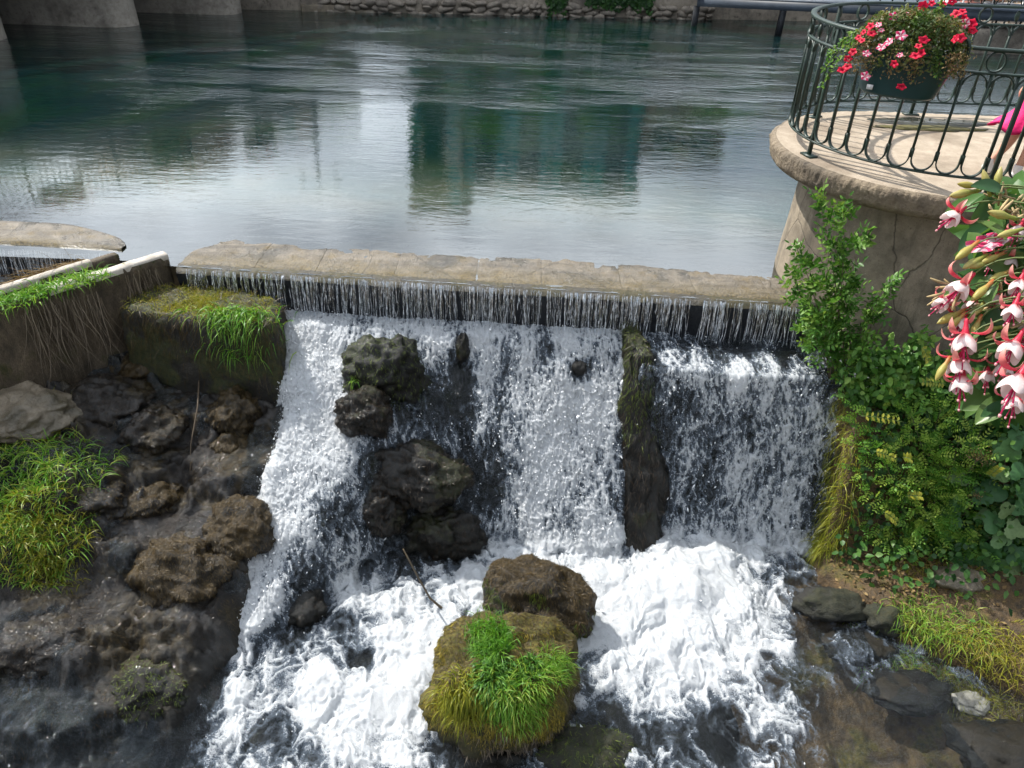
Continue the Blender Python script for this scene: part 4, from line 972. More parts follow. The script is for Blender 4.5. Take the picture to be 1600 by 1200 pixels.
for i in range(N):
    s = (i+.5)*step
    p, d, q = frame(s); Rm = np.array([[d[0], q[0], 0], [d[1], q[1], 0], [0, 0, 1.]])
    if min(abs(s-z) for z in posts) > .05:
        m = MB(); m.box((-.0095, -.011, 0), (.0095, .011, ZM-ZB-.10), Rm, (p[0], p[1], ZB+.095)); m.build('baluster', MT['iron'], rl)
        m = MB(); m.box((-.014, -.013, 0), (.014, .013, .05), Rm, (p[0], p[1], ZB+.115)); m.build('collar', MT['iron'], rl)
    u = np.c_[step*.5+np.cos(th)*(step*.5-.010), ZB+.010+step*.46*(1+np.sin(th))]
    u = np.concatenate([[[u[0, 0], ZB+.165]], u, [[u[-1, 0], ZB+.165]]]); strap(u, s)
    v = np.c_[step*.5+np.cos(th)*(step*.5-.010), ZM-.010-step*.46*(1+np.sin(th))]
    strap(v, s, name='arch')
for i in range(int(TOT/.62)):
    s = .3+i*.62
    a = np.linspace(0, 2*math.pi, 22)
    strap(np.c_[.062*np.cos(a), (ZM+ZH)/2+.068*np.sin(a)], s, name='ring')
    p, d, q = frame(s+.31); m = MB(); m.lathe([(0, -.05), (.01, -.048), (.022, -.02), (.022, .02), (.01, .048), (0, .05)], (p[0], p[1], (ZM+ZH)/2), 8); m.build('knob', MT['iron'], rl, smooth=True)

# ------------------------------------------------------------------ planter with petunias on the near railing
pc = np.array([2.77, 6.03, 2.0]); tv = np.array([.83, -.56, 0.]); nv = np.array([-.56, -.83, 0.])
pl = empty('flower_planter', pc, 'green planter full of red and pink petunias hung on the terrace railing', 'planter')
m = MB(); a = np.linspace(0, 2*math.pi, 48, endpoint=False)
prof = [(0., .0, .7), (.70, .0, .7), (.78, .02, .78), (.90, .16, .9), (1.0, .29, 1.0), (1.04, .30, 1.04), (1.04, .32, 1.04), (.97, .32, .97), (.93, .27, .93)]
def poval(k): return np.stack([np.sign(np.cos(a))*np.abs(np.cos(a))**.75*.34*k, np.sin(a)*.155*k], -1)
V = np.array([np.c_[pc[None, :2]+poval(k)[:, :1]*tv[:2]+poval(k)[:, 1:]*nv[:2], np.full(48, pc[2]+z)] for k, z, _ in prof])
i = np.arange(len(prof)-1)[:, None]; j = np.arange(48)[None]
Fp = np.stack([i*48+j, i*48+(j+1) % 48, (i+1)*48+(j+1) % 48, (i+1)*48+j], -1).reshape(-1, 4)
pot = mesh_np('pot', V.reshape(-1, 3), Fp, MT['pot'], pl)
m = MB(); Rm = np.stack([tv, nv, [0, 0, 1]], 1); m.box((-.022, -.002, -.017), (.022, .002, .017), Rm, pc+tv*-.165+nv*.137+np.array([0, 0, .055])); m.build('sticker', MT['sticker'], pot)
hn = pc+tv*.335+np.array([0, 0, .40]); a2 = np.linspace(-.4*math.pi, 1.1*math.pi, 16)
m = MB(); m.tube(np.array([hn+tv*.05*math.cos(q)+np.array([0, 0, 1])*.09*math.sin(q)+np.array([0, 0, -.06]) for q in a2]), .012, 8); m.build('hook', MT['iron'], pl, True)
# foliage mound
n = 5200; ang = RNG.uniform(0, 2*math.pi, n); rr = np.sqrt(RNG.random(n)); hh = RNG.random(n)
ux, uy = np.cos(ang)*rr, np.sin(ang)*rr
top = .10+.21*np.sqrt(np.clip(1-rr**2, 0, 1))+.05*perlin(ux*3, uy*3, 5.)
drop = -.14*np.clip((rr-.75)/.25, 0, 1)*np.clip(uy+.5, 0, 1)*(1+.8*perlin(ux*5, uy*4, 2.))
Pm = pc+tv*(ux*.40)[:, None]+nv*(uy*.21+.0)[:, None]+np.array([0, 0, 1])*(.27+top*(hh**.4)+drop)[:, None]
Nm = norm(tv*ux[:, None]*.8+nv*uy[:, None]*.9+np.array([0, 0, 1.])*.6+RNG.normal(size=(n, 3))*.45)
Dm = norm(np.cross(Nm, RNG.normal(size=(n, 3)))+Nm*.3)
V, T, Qd = leaf_arrays(Pm, Dm, Nm, RNG.uniform(.018, .042, n), RNG.uniform(.010, .02, n))
patchy = np.clip(.5+.9*perlin(ux*2.2+3, uy*2.2, 1.)+RNG.normal(size=n)*.25, 0, 1)
fo_ = mesh_np('foliage', V, [T, Qd], MT['leafP'], pl, {'rnd': rep(patchy, 7)}); fo_['kind'] = 'stuff'
# trailing green sprays left, and a few upright
def spray(root, A, B, n, L, mat, sag=.06, spread=.05, stemr=.0025, name='spray', rn=(0, 1)):
    A, B = np.array(A), np.array(B); t = np.linspace(0, 1, 8)[:, None]
    pth = A+(B-A)*t+np.array([0, 0, -1])*sag*t**2*4*(1)+np.array([0, 0, 1])*sag*t*2
    m = MB(); m.tube(pth, np.linspace(stemr, stemr*.4, 8), 5); st = m.build('stem', MT['gstem'], root, True)
    q = RNG.random(n); P_ = np.stack([np.interp(q, t[:, 0], pth[:, k]) for k in range(3)], 1)
    D_ = norm(norm(B-A)*.5+RNG.normal(size=(n, 3))); N_ = norm(RNG.normal(size=(n, 3))*.6+np.array([0, -.5, 1.]))
    V, T, Qd = leaf_arrays(P_+D_*spread*.15, D_, N_, L*RNG.uniform(.6, 1.2, n), L*.5*RNG.uniform(.7, 1.2, n))
    o = mesh_np(name, V, [T, Qd], mat, root, {'rnd': rep(RNG.uniform(*rn, n), 7)}); o['kind'] = 'stuff'
for q in ((-.36, .10, .36, -.52, .16, .16), (-.34, .16, .34, -.50, .2, .05), (-.38, .02, .4, -.55, .0, .24), (.10, -.05, .46, .12, -.05, .68), (.0, .1, .46, .02, .1, .58), (.2, .1, .35, .26, .17, .24)):
    spray(pl, pc+tv*q[0]+nv*q[1]+np.array([0, 0, q[2]]), pc+tv*q[3]+nv*q[4]+np.array([0, 0, q[5]]), 60, .032, MT['leafM'], .02)
# petunia flowers
def mat_petal(name, c0, c1, stripe=None):
    t = NT(name); r = t.attr('rnd'); c = t.mix(t.ramp(r, (.0, 0.), (.9, 1.)), c0, c1)
    if stripe: c = t.mix(t.ramp(t.math('PINGPONG', t.attr('ang'), .5), (.20, 0.), (.30, 1.)), c, stripe)
    p = t.princ(Base_Color=c, Roughness=.5, Specular_IOR_Level=.2); tr = t.add('BsdfTranslucent', {'Color': c})
    return t.fin(t.add('MixShader', {0: .3, 1: p.outputs[0], 2: tr.outputs[0]}))
MT['petR'] = mat_petal('red_petals', (.30, .004, .03), (.75, .015, .06)); MT['petP'] = mat_petal('pink_white_petals', (.62, .02, .10), (.70, .05, .16), (.78, .55, .60))
th = np.linspace(0, 2*math.pi, 26)[:-1]
def petunia_mesh(name, mat, R):
    rows = []; at = []; an = []
    for k, z in ((.08, -.35), (.2, -.12), (.5, .02), (.8, .05), (1.0, .0)):
        w = 1+.16*np.cos(5*th)*(k > .4)+.05*np.cos(15*th+1)*(k > .7)
        rows.append(np.c_[np.cos(th)*k*w*R, np.sin(th)*k*w*R, np.full(25, z*R)+.08*R*np.cos(5*th+.8)*(k > .7)]); at.append(np.full(25, k)); an.append(th/(2*math.pi)*5)
    V = np.array(rows).reshape(-1, 3); i = np.arange(4)[:, None]; j = np.arange(25)[None]
    F = np.stack([i*25+j, i*25+(j+1) % 25, (i+1)*25+(j+1) % 25, (i+1)*25+j], -1).reshape(-1, 4)
    o = mesh_np(name, V, F, mat, None, {'rnd': np.concatenate(at), 'ang': np.concatenate(an)}, local=True); me = o.data; bpy.data.objects.remove(o); return me
pm = {'R': petunia_mesh('red_petunia', MT['petR'], .034), 'P': petunia_mesh('striped_petunia', MT['petP'], .032)}
fl = [(-.33,.10,.36,'R'),(-.30,.12,.40,'R'),(-.27,.10,.44,'R'),(-.24,.13,.40,'R'),(-.29,.15,.35,'R'),(-.21,.14,.46,'P'),(-.18,.15,.43,'P'),(-.35,.16,.22,'R'),(-.34,.17,.17,'R'),(-.37,.16,.14,'R'),(-.33,.16,.27,'R'),
      (-.10,.20,.37,'P'),(-.14,.20,.33,'P'),(-.22,.22,.28,'P'),(-.03,.21,.42,'P'),(.00,.23,.30,'P'),(-.02,.23,.24,'R'),(.10,.22,.37,'R'),(.12,.21,.41,'R'),(.10,.23,.31,'R'),(.13,.23,.33,'R'),(.30,.15,.43,'R'),(.33,.15,.44,'R'),(-.19,.21,.13,'P'),(.06,.18,.09,'R'),
      (.05,-.12,.60,'R'),(.12,-.14,.60,'R'),(.17,-.15,.62,'R'),(.22,-.14,.55,'R'),(.28,-.14,.53,'R'),(.34,-.12,.50,'R'),(.0,-.1,.58,'R'),(.36,-.1,.46,'R'),(-.06,.0,.53,'P'),(-.14,.05,.51,'P'),(.26,-.1,.57,'R'),(.30,-.1,.50,'P')]
for i, (x, y, z, k) in enumerate(fl):
    o = bpy.data.objects.new('petunia', pm[k]); link(o, pl)
    o.location = (tv*x+nv*(y+.045)+np.array([0, 0, z+.015])).tolist()
    dv = Vector((nv*(.9+.2*random.random())+tv*random.uniform(-.9, .9)+np.array([0, 0, random.uniform(-.1, 1.2)])).tolist())
    o.rotation_euler = dv.to_track_quat('Z', 'Y').to_euler(); sc = random.uniform(.7, 1.2); o.scale = (sc, sc*random.uniform(.6, 1), sc)
# dead brown bits at the rim
n = 700; q = RNG.random(n); u0 = RNG.choice([-.30, -.2, -.05, .36, .34, .1], n)+RNG.normal(size=n)*.035
P_ = pc+tv*u0[:, None]+nv*(.17+.05*RNG.random(n)*(u0 < .3))[:, None]+np.array([0, 0, 1])*np.where(u0 > .28, .20+.16*q, .14+.2*q)[:, None]
D_ = norm(RNG.normal(size=(n, 3))+np.array([0, 0, -.6])); V, T, Qd = leaf_arrays(P_, D_, norm(RNG.normal(size=(n, 3))), .022, .008)
mesh_np('withered_leaves', V, [T, Qd], MT['dead'], pl, {'rnd': rep(RNG.random(n), 7)})['kind'] = 'stuff'
# ================================================================== plants on the banks and rocks
def tuft(name, pts, dirs, L, Wd, mat, label, bend=1.0, cat='grass', group=None, parent=None, rn=(0, 1), seg=4, jit=.06):
    n = len(pts)
    V, F = blades(pts, dirs, L, Wd, bend, seg, (0, 0, -1), None, jit)
    root = parent
    o = mesh_np(name, V, F, mat, parent, {'rnd': rep(RNG.uniform(*rn, n), 2*(seg+1))})
    if parent is None: tag(o, label, cat, group)
    else: o['kind'] = 'stuff'
    return o
def disc(c, r, n, sq=(1, 1, .3)): return np.asarray(c)+RNG.normal(size=(n, 3))*np.asarray(r)*.5*np.asarray(sq)
def dirs(n, up=1.0, sp=.6, lean=(0, 0, 0)): return norm(RNG.normal(size=(n, 3))*sp+np.array([0, 0, up])+np.asarray(lean))
# bright clump hanging off the mossy block
c0 = atz(372, 488, -.18)
n = 1500; P_ = c0+np.c_[RNG.normal(size=n)*.15, -np.abs(RNG.normal(size=n))*.09, -RNG.random(n)**1.3*.42]+np.array([.0, .02, .04])
tuft('grass_clump', P_, dirs(n, .55, .5, (0, -.8, 0)), RNG.uniform(.12, .27, n), RNG.uniform(.006, .013, n), MT['grass'], 'bright green grass clump hanging off the corner of the square block', 1.5, rn=(0, .8))
# moss and thin yellow grass on top of the block
n = 7000; zz = bV[:, 2] > -.25; tp = bV[zz]; k = RNG.integers(0, len(tp), n)
c1 = bp.mean(0); P_ = np.c_[c1+(tp[k, :2]-c1)*np.sqrt(RNG.random(n))[:, None], np.full(n, -.18)]
tuft('block_moss', P_, dirs(n, .25, .9), RNG.uniform(.03, .10, n), RNG.uniform(.003, .006, n), MT['grassY'], None, 1.0, parent=blk)
mT = np.concatenate([bF[:, [0, 1, 2]], bF[:, [0, 2, 3]]]); strands_on(blk, bV, mT, 3200, MT['mossstr'], (.05, .16), .0035, lambda cc, nn: sstep(-.7, -.19, cc[:, 2])+.15, name='hanging_moss')
# grass on the channel wall and mounds at far left
n = 1100; t = RNG.random(n); q = a0+(a1-a0)*(.20+.30*t)[:, None]; P_ = np.c_[q+RNG.normal(size=(n, 2))*.07, np.full(n, .09)]
tuft('wall_grass', P_, dirs(n, .5, .7), RNG.uniform(.05, .14, n), RNG.uniform(.006, .012, n), MT['grass'], 'green weeds growing along the top of the channel wall', 1.0, rn=(.1, .8))
n = 420; t = RNG.random(n); q = b0+(b1-b0)*(.10+.30*t)[:, None]; nn2 = np.array([dch[1], -dch[0]])
P_ = np.c_[q+nn2*.06*1, np.full(n, .05)]
tuft('dead_grass', P_, norm(np.c_[np.tile(dch*1.0, (n, 1)), np.zeros(n)]+RNG.normal(size=(n, 3))*.4), RNG.uniform(.15, .36, n), RNG.uniform(.004, .008, n), MT['dead'], 'long dead grass lying along the thinner channel wall', .8)
# roots down the wall's side
n = 230; t = RNG.choice([.08, .12, .24, .30, .36, .39], n)+RNG.normal(size=n)*.014; q = a0+(a1-a0)*t[:, None]; sd = np.array([-dch[1], dch[0]]); sd = sd if sd[0] > 0 else -sd
P_ = np.c_[q+sd*.10, .05-RNG.random(n)*.2]
V, F = blades(P_, norm(np.c_[np.tile(sd*.15, (n, 1)), -np.ones(n)]+RNG.normal(size=(n, 3))*.12), RNG.uniform(.3, .75, n), .006*RNG.uniform(.5, 1.6, n), .2, 7, (0, 0, -1), None, .12)
mesh_np('hanging_roots', V, F, MT['root'], cwR, {'rnd': rep(RNG.random(n), 16)})['kind'] = 'stuff'
def mound(px_, py_, rx, n, L, mat, label, bend=1.2, rn=(0, 1), lean=(0, -.4, 0), wd=(.006, .012), f=slope_z, sq=(1, 1), up=.6):
    c = hit(px_, py_, f); xy = c[:2]+np.clip(RNG.normal(size=(n, 2)), -1.7, 1.7)*np.array(rx)*.5*np.asarray(sq)
    P_ = np.c_[xy, f(xy[:, 0], xy[:, 1])-.01]
    return tag(tuft('grass', P_, dirs(n, up, .6, lean), RNG.uniform(*L, n), RNG.uniform(*wd, n), mat, label, bend, rn=rn), kind='stuff')
mound(45, 740, (.62, .55), 2200, (.08, .22), MT['grass'], 'large bright green grassy mound at the edge of the wet slope', rn=(.15, 1))
mound(60, 820, (.40, .30), 1300, (.07, .18), MT['grassY'], 'yellow-green grass on the lower side of the grassy mound', rn=(0, .8))
mound(30, 850, (.36, .22), 900, (.06, .14), MT['grass'], 'low bright grass at the foot of the grassy mound', rn=(.3, 1))
mound(72, 880, (.20, .12), 800, (.04, .10), MT['grassY'], 'small yellow moss cushion on the wet slope', rn=(0, .6))
mound(60, 665, (.30, .3), 500, (.10, .25), MT['grassY'], 'thin yellow seeding grass behind the pale dry stone', rn=(.3, 1))
mound(25, 590, (.35, .3), 900, (.05, .12), MT['leafM'], 'small leafy green plant under the channel wall', rn=(0, .8), wd=(.012, .022))
# boulder top grasses
def top_tuft(px_, py_, spread, n, L, mat, label, lean=(0, -.3, 0), rn=(0, 1), wd=(.004, .009), bend=1.2, up=.9):
    k = patch(px_, py_, spread, spread); A = bigV[bigT].mean(1); nn = norm(np.cross(bigV[bigT[:, 1]]-bigV[bigT[:, 0]], bigV[bigT[:, 2]]-bigV[bigT[:, 0]]))
    P_, N_ = sample_tri(bigV, bigT, n, k(A, nn)+1e-12)
    return tuft('grass_tuft', P_, norm(N_*.6+np.array([0, 0, up])+RNG.normal(size=(n, 3))*.4+np.asarray(lean)), RNG.uniform(*L, n), RNG.uniform(*wd, n), mat, label, bend, rn=rn)
top_tuft(766, 1003, 30, 1000, (.09, .17), MT['grass'], 'tall green grass tuft on top of the big boulder', rn=(0, .6))
top_tuft(775, 1065, 36, 800, (.05, .11), MT['leafM'], 'dark leafy weeds below the tall tuft on the big boulder', wd=(.012, .022), rn=(0, .7))
top_tuft(862, 1042, 27, 800, (.07, .14), MT['grass'], 'fine green grass tuft on the right shoulder of the big boulder', rn=(.2, .9), wd=(.003, .006))
top_tuft(808, 1090, 46, 1000, (.08, .16), MT['grass'], 'spiky bright grass over the front of the big boulder', rn=(.2, 1), wd=(.006, .011))
top_tuft(728, 1090, 38, 800, (.08, .18), MT['grassY'], 'yellow grass hanging down the front left of the big boulder', rn=(0, .7), wd=(.005, .009), bend=2.0, up=.2)
top_tuft(825, 1045, 16, 260, (.04, .08), MT['leafM'], 'small dark leafy clump in the middle of the big boulder', wd=(.012, .02), rn=(0, .5))
# sprig on cascade rock
c = hit(560, 590)+np.array([0, -.22, .10]); n = 26
tuft('grass_tuft', disc(c, .03, n), dirs(n, .6, .6, (0, -.4, 0)), RNG.uniform(.06, .13, n), .008, MT['grass'], 'tiny grass sprig on the mossy rock in the cascade', 1.2, rn=(.3, .8))

# ------------------------------------------------------------------ right bank
def bank_pts(cx_, cy_, rx, ry, n):
    xy = np.c_[cx_+RNG.normal(size=n)*rx*.5, cy_+RNG.normal(size=n)*ry*.5]; return np.c_[xy, bank_z(xy[:, 0], xy[:, 1])]
# moss and long grass down the side of the bank next to the fall
n = 4600; yy = RNG.uniform(5.15, 6.45, n); xx = bank_edge(yy)+RNG.uniform(-.02, .22, n); zt = bank_z(xx, yy)
zz = lerp(np.full(n, POOL+.15), np.maximum(zt, POOL+.2), RNG.random(n)**.8)
xx = xx-.02
P_ = np.c_[xx, yy, zz]
o = tuft('bank_grass', P_, norm(np.c_[-.55+0*xx, -.6+0*xx, .35+0*xx]+RNG.normal(size=(n, 3))*.45), RNG.uniform(.07, .26, n), RNG.uniform(.004, .008, n), MT['grassY'], 'yellow-green grass hanging down the bank beside the right-hand fall', 1.5, rn=(0, .7), seg=5)
o['kind'] = 'stuff'
def leafy(name, pts, nrm_, L, ratio, mat, parent, rn=(0, 1), up=.6, fold=.25):
    n = len(pts); N_ = norm(nrm_+RNG.normal(size=(n, 3))*.45); D_ = norm(np.cross(N_, RNG.normal(size=(n, 3)))+np.array([0, 0, -.35]))
    V, T, Qd = leaf_arrays(pts, D_, N_, L*RNG.uniform(.6, 1.25, n), L*ratio*RNG.uniform(.8, 1.2, n), fold)
    cl_ = .55*perlin(pts[:, 0]*5, pts[:, 1]*5, pts[:, 2]*5)
    o = mesh_np(name, V, [T, Qd], mat, parent, {'rnd': rep(np.clip(RNG.uniform(*rn, n)+cl_, 0, 1), 7)}); o['kind'] = 'stuff'; return o
def pinnate(name, P0, D0, N0, nl, L, ratio, rl, mat, parent, rn=(0, 1)):
    """compound leaves: leaflets in pairs along a rachis"""
    n = len(P0); D0 = norm(D0); S0 = norm(np.cross(D0, N0)); N0 = np.cross(S0, D0); Pa, Da, Na, La, Ra = [], [], [], [], []
    base_r = np.clip(RNG.uniform(*rn, n)+.4*perlin(P0[:, 0]*4, P0[:, 1]*4, P0[:, 2]*4), 0, 1)
    for k in range(nl):
        q = .25+.75*k/(nl-1); cpt = P0+D0*(rl*q)[:, None]-N0*(rl*.18*q*q)[:, None]
        for sg in ((-1, 1) if k < nl-1 else (0,)):
            Pa.append(cpt); Da.append(D0*(.55 if sg else 1)+S0*sg+RNG.normal(size=(n, 3))*.12); Na.append(N0+RNG.normal(size=(n, 3))*.2); La.append(L*(1.1-.5*abs(q-.55))*RNG.uniform(.8, 1.1, n)); Ra.append(np.clip(base_r+RNG.normal(size=n)*.08, 0, 1))
    La = np.concatenate(La); V, T, Qd = leaf_arrays(np.concatenate(Pa), np.concatenate(Da), np.concatenate(Na), La, La*ratio, .2, .12)
    o = mesh_np(name, V, [T, Qd], mat, parent, {'rnd': rep(np.concatenate(Ra), 7)}); o['kind'] = 'stuff'; return o
def shrub(name, base, tips, label, L, ratio, mat, nl, rn=(0, 1), stemr=.008, face=(-.5, -.35, .8), cat='shrub', sag=.0, extra=None, tw=.10, pin=None):
    root = empty(name, base, label, cat)
    allp = []
    for tp in tips:
        tp = np.asarray(tp, float); b = np.asarray(base)+RNG.normal(size=3)*np.array([.10, .06, .02]); t = np.linspace(0, 1, 10)[:, None]
        bow = RNG.normal(size=3)*.06
        pth = b+(tp-b)*t+bow*np.sin(math.pi*t)-np.array([0, 0, sag])*t**2
        m = MB(); m.tube(pth, np.linspace(stemr, stemr*.3, 10), 5); m.build('stem', MT['stem'], root, True)
        q = RNG.beta(2.2, 1.1, nl)
        pp = np.stack([np.interp(q, t[:, 0], pth[:, k]) for k in range(3)], 1); allp.append(pp+RNG.normal(size=(nl, 3))*tw*np.array([1, .8, .9])*(.35+.75*(1-q[:, None])))
    A = np.concatenate(allp)
    if pin:
        A = A[RNG.permutation(len(A))[:pin[0]]]; dd = norm(A-np.asarray(base)-np.array([0, .25, 0])+RNG.normal(size=A.shape)*.35); dd[:, 2] *= .5
        pinnate('foliage', A, dd, norm(np.asarray(face)+RNG.normal(size=A.shape)*.35), pin[1], pin[2], ratio, pin[3]*RNG.uniform(.6, 1.2, len(A)), mat, root, rn)
    else: leafy('foliage', A, np.tile(face, (len(A), 1)), L, ratio, mat, root, rn)
    return root
# elder shrub climbing the pier wall
bx = np.array([2.95, 5.95, -.45])
tips = [aty(x, y, d) for x, y, d in ((1278, 300, 5.95), (1290, 340, 6.0), (1322, 330, 5.9), (1312, 380, 5.85), (1350, 370, 5.9), (1250, 395, 6.15), (1240, 430, 6.2), (1265, 420, 6.05), (1390, 435, 5.85), (1370, 470, 5.8), (1330, 450, 5.8), (1270, 480, 6.0), (1300, 500, 5.85), (1255, 500, 6.1), (1345, 520, 5.75), (1290, 430, 5.9))]
shrub('elder_shrub', bx, tips, 'tall leafy green shrub climbing the left side of the terrace pier', .062, .45, MT['leafM'], 170, (0, .8), .006, tw=.085, pin=(620, 3, .062, .10))
tips = [aty(x, y, d) for x, y, d in ((1380, 540, 5.75), (1420, 560, 5.7), (1350, 560, 5.7), (1440, 520, 5.75), (1460, 580, 5.6), (1330, 600, 5.7), (1400, 600, 5.6), (1480, 560, 5.7), (1500, 600, 5.6), (1540, 600, 5.6), (1590, 590, 5.6), (1560, 640, 5.5))]
shrub('ivy_bush', np.array([3.6, 5.7, -.75]), tips, 'dark ivy-leaved bush at the foot of the plastered pier', .075, .6, MT['leafM'], 240, (.0, .8), .006, tw=.14)
# middle bush with fine pinnate leaves
tips = [aty(x, y, d) for x, y, d in ((1345, 640, 5.45), (1380, 690, 5.35), (1350, 740, 5.35), (1420, 640, 5.4), (1430, 730, 5.25), (1460, 690, 5.3), (1400, 780, 5.2), (1450, 800, 5.15), (1490, 760, 5.2), (1500, 680, 5.3), (1490, 830, 5.1), (1530, 720, 5.25), (1370, 820, 5.2), (1420, 850, 5.1), (1340, 800, 5.3), (1520, 860, 5.0), (1470, 640, 5.4), (1540, 660, 5.35))]
shrub('locust_bush', np.array([3.75, 5.35, -1.6]), tips, 'bright green bush with fine pinnate leaves on the bank beside the fall', .045, .5, MT['leafL'], 400, (.0, 1), .005, tw=.17, pin=(1100, 6, .034, .16))
# underlayer of dark leaves
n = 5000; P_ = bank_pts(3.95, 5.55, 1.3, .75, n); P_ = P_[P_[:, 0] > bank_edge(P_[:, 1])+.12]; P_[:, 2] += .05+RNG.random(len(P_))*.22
u_ = empty('ground_ivy', (3.95, 5.5, -1.2), 'dense dark ground ivy covering the bank under the bushes', 'ivy')
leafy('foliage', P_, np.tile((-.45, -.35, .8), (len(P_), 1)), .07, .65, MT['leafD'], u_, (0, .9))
# yellowing pinnate fronds
def frond(A, B, mat, label, nl=9, L=.05, rn=(0, 1)):
    A, B = np.asarray(A), np.asarray(B); root = empty('yellow_frond', A, label, 'frond', 'yellowing fronds among the bushes')
    t = np.linspace(0, 1, 8)[:, None]; pth = A+(B-A)*t-np.array([0, 0, .05])*t**2
    m = MB(); m.tube(pth, .002, 5); m.build('stem', MT['gstem'], root, True)
    d = norm(B-A); s_ = norm(np.cross(d, [0, -.6, .8]))
    me = []
    for i in range(nl):
        for sg in (-1, 1):
            q = .12+.85*i/nl; p = A+(B-A)*q-np.array([0, 0, .05])*q**2; dd = norm(d*.5+s_*sg+RNG.normal(size=3)*.15)
            V, T, Qd = leaf_arrays(p[None], dd[None], np.array([[0, -.5, .85]])+RNG.normal(size=(1, 3))*.2, L*(1-.4*abs(q-.4)), L*.45)
            mesh_np('leaf', V, [T, Qd], mat, root, {'rnd': np.full(7, RNG.uniform(*rn))})
fr = [((1345, 650), (1415, 652), 5.32, 'brightest yellow frond, at the left edge of the bushes'), ((1365, 705), (1405, 712), 5.25, 'pale yellow-green frond below the brightest yellow one'),
      ((1410, 715), (1428, 712), 5.2, 'short yellow frond in the middle of the bushes'), ((1415, 775), (1445, 770), 5.15, 'yellow frond low in the middle of the bushes'), ((1545, 745), (1568, 722), 5.15, 'yellow frond beside the brown seed heads'),
      ((1440, 540), (1455, 560), 5.62, 'drooping yellow frond against the plastered pier'), ((1380, 800), (1405, 812), 5.12, 'pale green frond low on the bank side'), ((1478, 600), (1440, 590), 5.6, 'small yellowish frond under the fuchsia')]
for (p1_, p2_, d_, lb) in fr: frond(aty(*p1_, d_-.12), aty(*p2_, d_-.17), MT['leafY'], lb, 7, .05)
# brown seed heads
for (x, y, s_, lb) in ((1532, 712, .06, 'large brown seed head in the right-hand bushes'), (1528, 776, .03, 'small brown seed head below the large one')):
    c = aty(x, y, 5.08); root = empty('seed_head', c, lb, 'seed head', 'brown seed heads'); n = 260
    P_ = c+RNG.normal(size=(n, 3))*s_*np.array([1, .6, .7]); V, T, Qd = leaf_arrays(P_, norm(RNG.normal(size=(n, 3))), norm(RNG.normal(size=(n, 3))), .014, .007)
    mesh_np('seeds', V, [T, Qd], MT['dead'], root, {'rnd': rep(RNG.random(n), 7)})['kind'] = 'stuff'
    m = MB(); m.tube([c, c-np.array([.02, -.05, .3])], .004, 5); m.build('stem', MT['stem'], root, True)
# big lobed leaves of the fig at the right edge: each leaf its own piece
MT['fig'] = mat_leaf('fig_leaf', [(.03, .10, .03), (.06, .16, .05), (.10, .22, .07), (.20, .28, .12)], .5, .3, True)
def lobed_mesh(k, R=1.0):
    th = np.linspace(-math.pi*.93, math.pi*.93, 34); r = .55+.45*np.abs(np.cos(th*1.5))**.8*(1-.25*np.abs(th)/math.pi)
    r = r*(1+.05*np.cos(th*17+k)); x = np.sin(th)*r*.62; y = .35+np.cos(th)*r*.65
    z = -.22*(x**2)-.20*(y-.3)**2+.05*np.cos(th*3)
    V = np.concatenate([[[0, 0, 0.02], [0, .35, .03]], np.c_[x, y, z]]); T = np.array([[1, i, i+1] for i in range(2, 35)]+[[1, 35, 0], [1, 0, 2]])
    o = mesh_np('fig_leaf', V*R, T, MT['fig'], None, local=True); me = o.data; bpy.data.objects.remove(o); return me
lm = [lobed_mesh(k) for k in (0, 1.7)]
fig = empty('fig_bush', (4.4, 5.0, -1.8), 'fig bush with large lobed leaves at the edge of the bank', 'bush')
figp = [(1585, 640, 5.2), (1560, 690, 5.25), (1590, 700, 5.1), (1575, 740, 5.05), (1595, 760, 5.0), (1560, 760, 5.1), (1540, 770, 5.1), (1580, 790, 4.95), (1555, 805, 5.0), (1595, 820, 4.9), (1530, 800, 5.1), (1570, 835, 4.9), (1545, 850, 4.9), (1590, 855, 4.85), (1515, 830, 5.05), (1560, 875, 4.85), (1580, 890, 4.8), (1540, 890, 4.85), (1595, 900, 4.75), (1565, 915, 4.75), (1585, 930, 4.7), (1598, 945, 4.7), (1505, 780, 5.15), (1490, 740, 5.2), (1500, 870, 4.95), (1530, 690, 5.3), (1595, 675, 5.15), (1480, 800, 5.12), (1550, 640, 5.4), (1600, 730, 5.0), (1605, 790, 4.92), (1610, 870, 4.82), (1625, 700, 5.1), (1640, 780, 4.95), (1640, 860, 4.85), (1630, 930, 4.7), (1660, 650, 5.2), (1680, 740, 5.0), (1690, 840, 4.85)]
for i, (x, y, d) in enumerate(figp):
    p = aty(x, y, d); o = bpy.data.objects.new('leaf', lm[i % 2]); link(o, fig); o.location = (p-PLOC[fig.name]).tolist()
    s = random.uniform(.13, .21); o.scale = (s, s, s)
    zd = Vector((random.gauss(-.25, .3), random.gauss(-.75, .2), random.gauss(.6, .3))); q = zd.to_track_quat('Z', 'Y'); o.rotation_mode = 'QUATERNION'
    from mathutils import Quaternion
    o.rotation_quaternion = q@Quaternion((0, 0, 1), math.pi+random.gauss(0, .7))
for tp in ((1570, 700, 5.2), (1590, 800, 5.0), (1545, 840, 4.95), (1590, 900, 4.8), (1640, 700, 5.1)):
    tp = aty(*tp); m = MB(); b = PLOC[fig.name]; t = np.linspace(0, 1, 8)[:, None]; m.tube(b+(tp-b)*t+np.array([0, 0, .1])*np.sin(math.pi*t), np.linspace(.012, .004, 8), 6); m.build('branch', MT['stem'], fig, True)
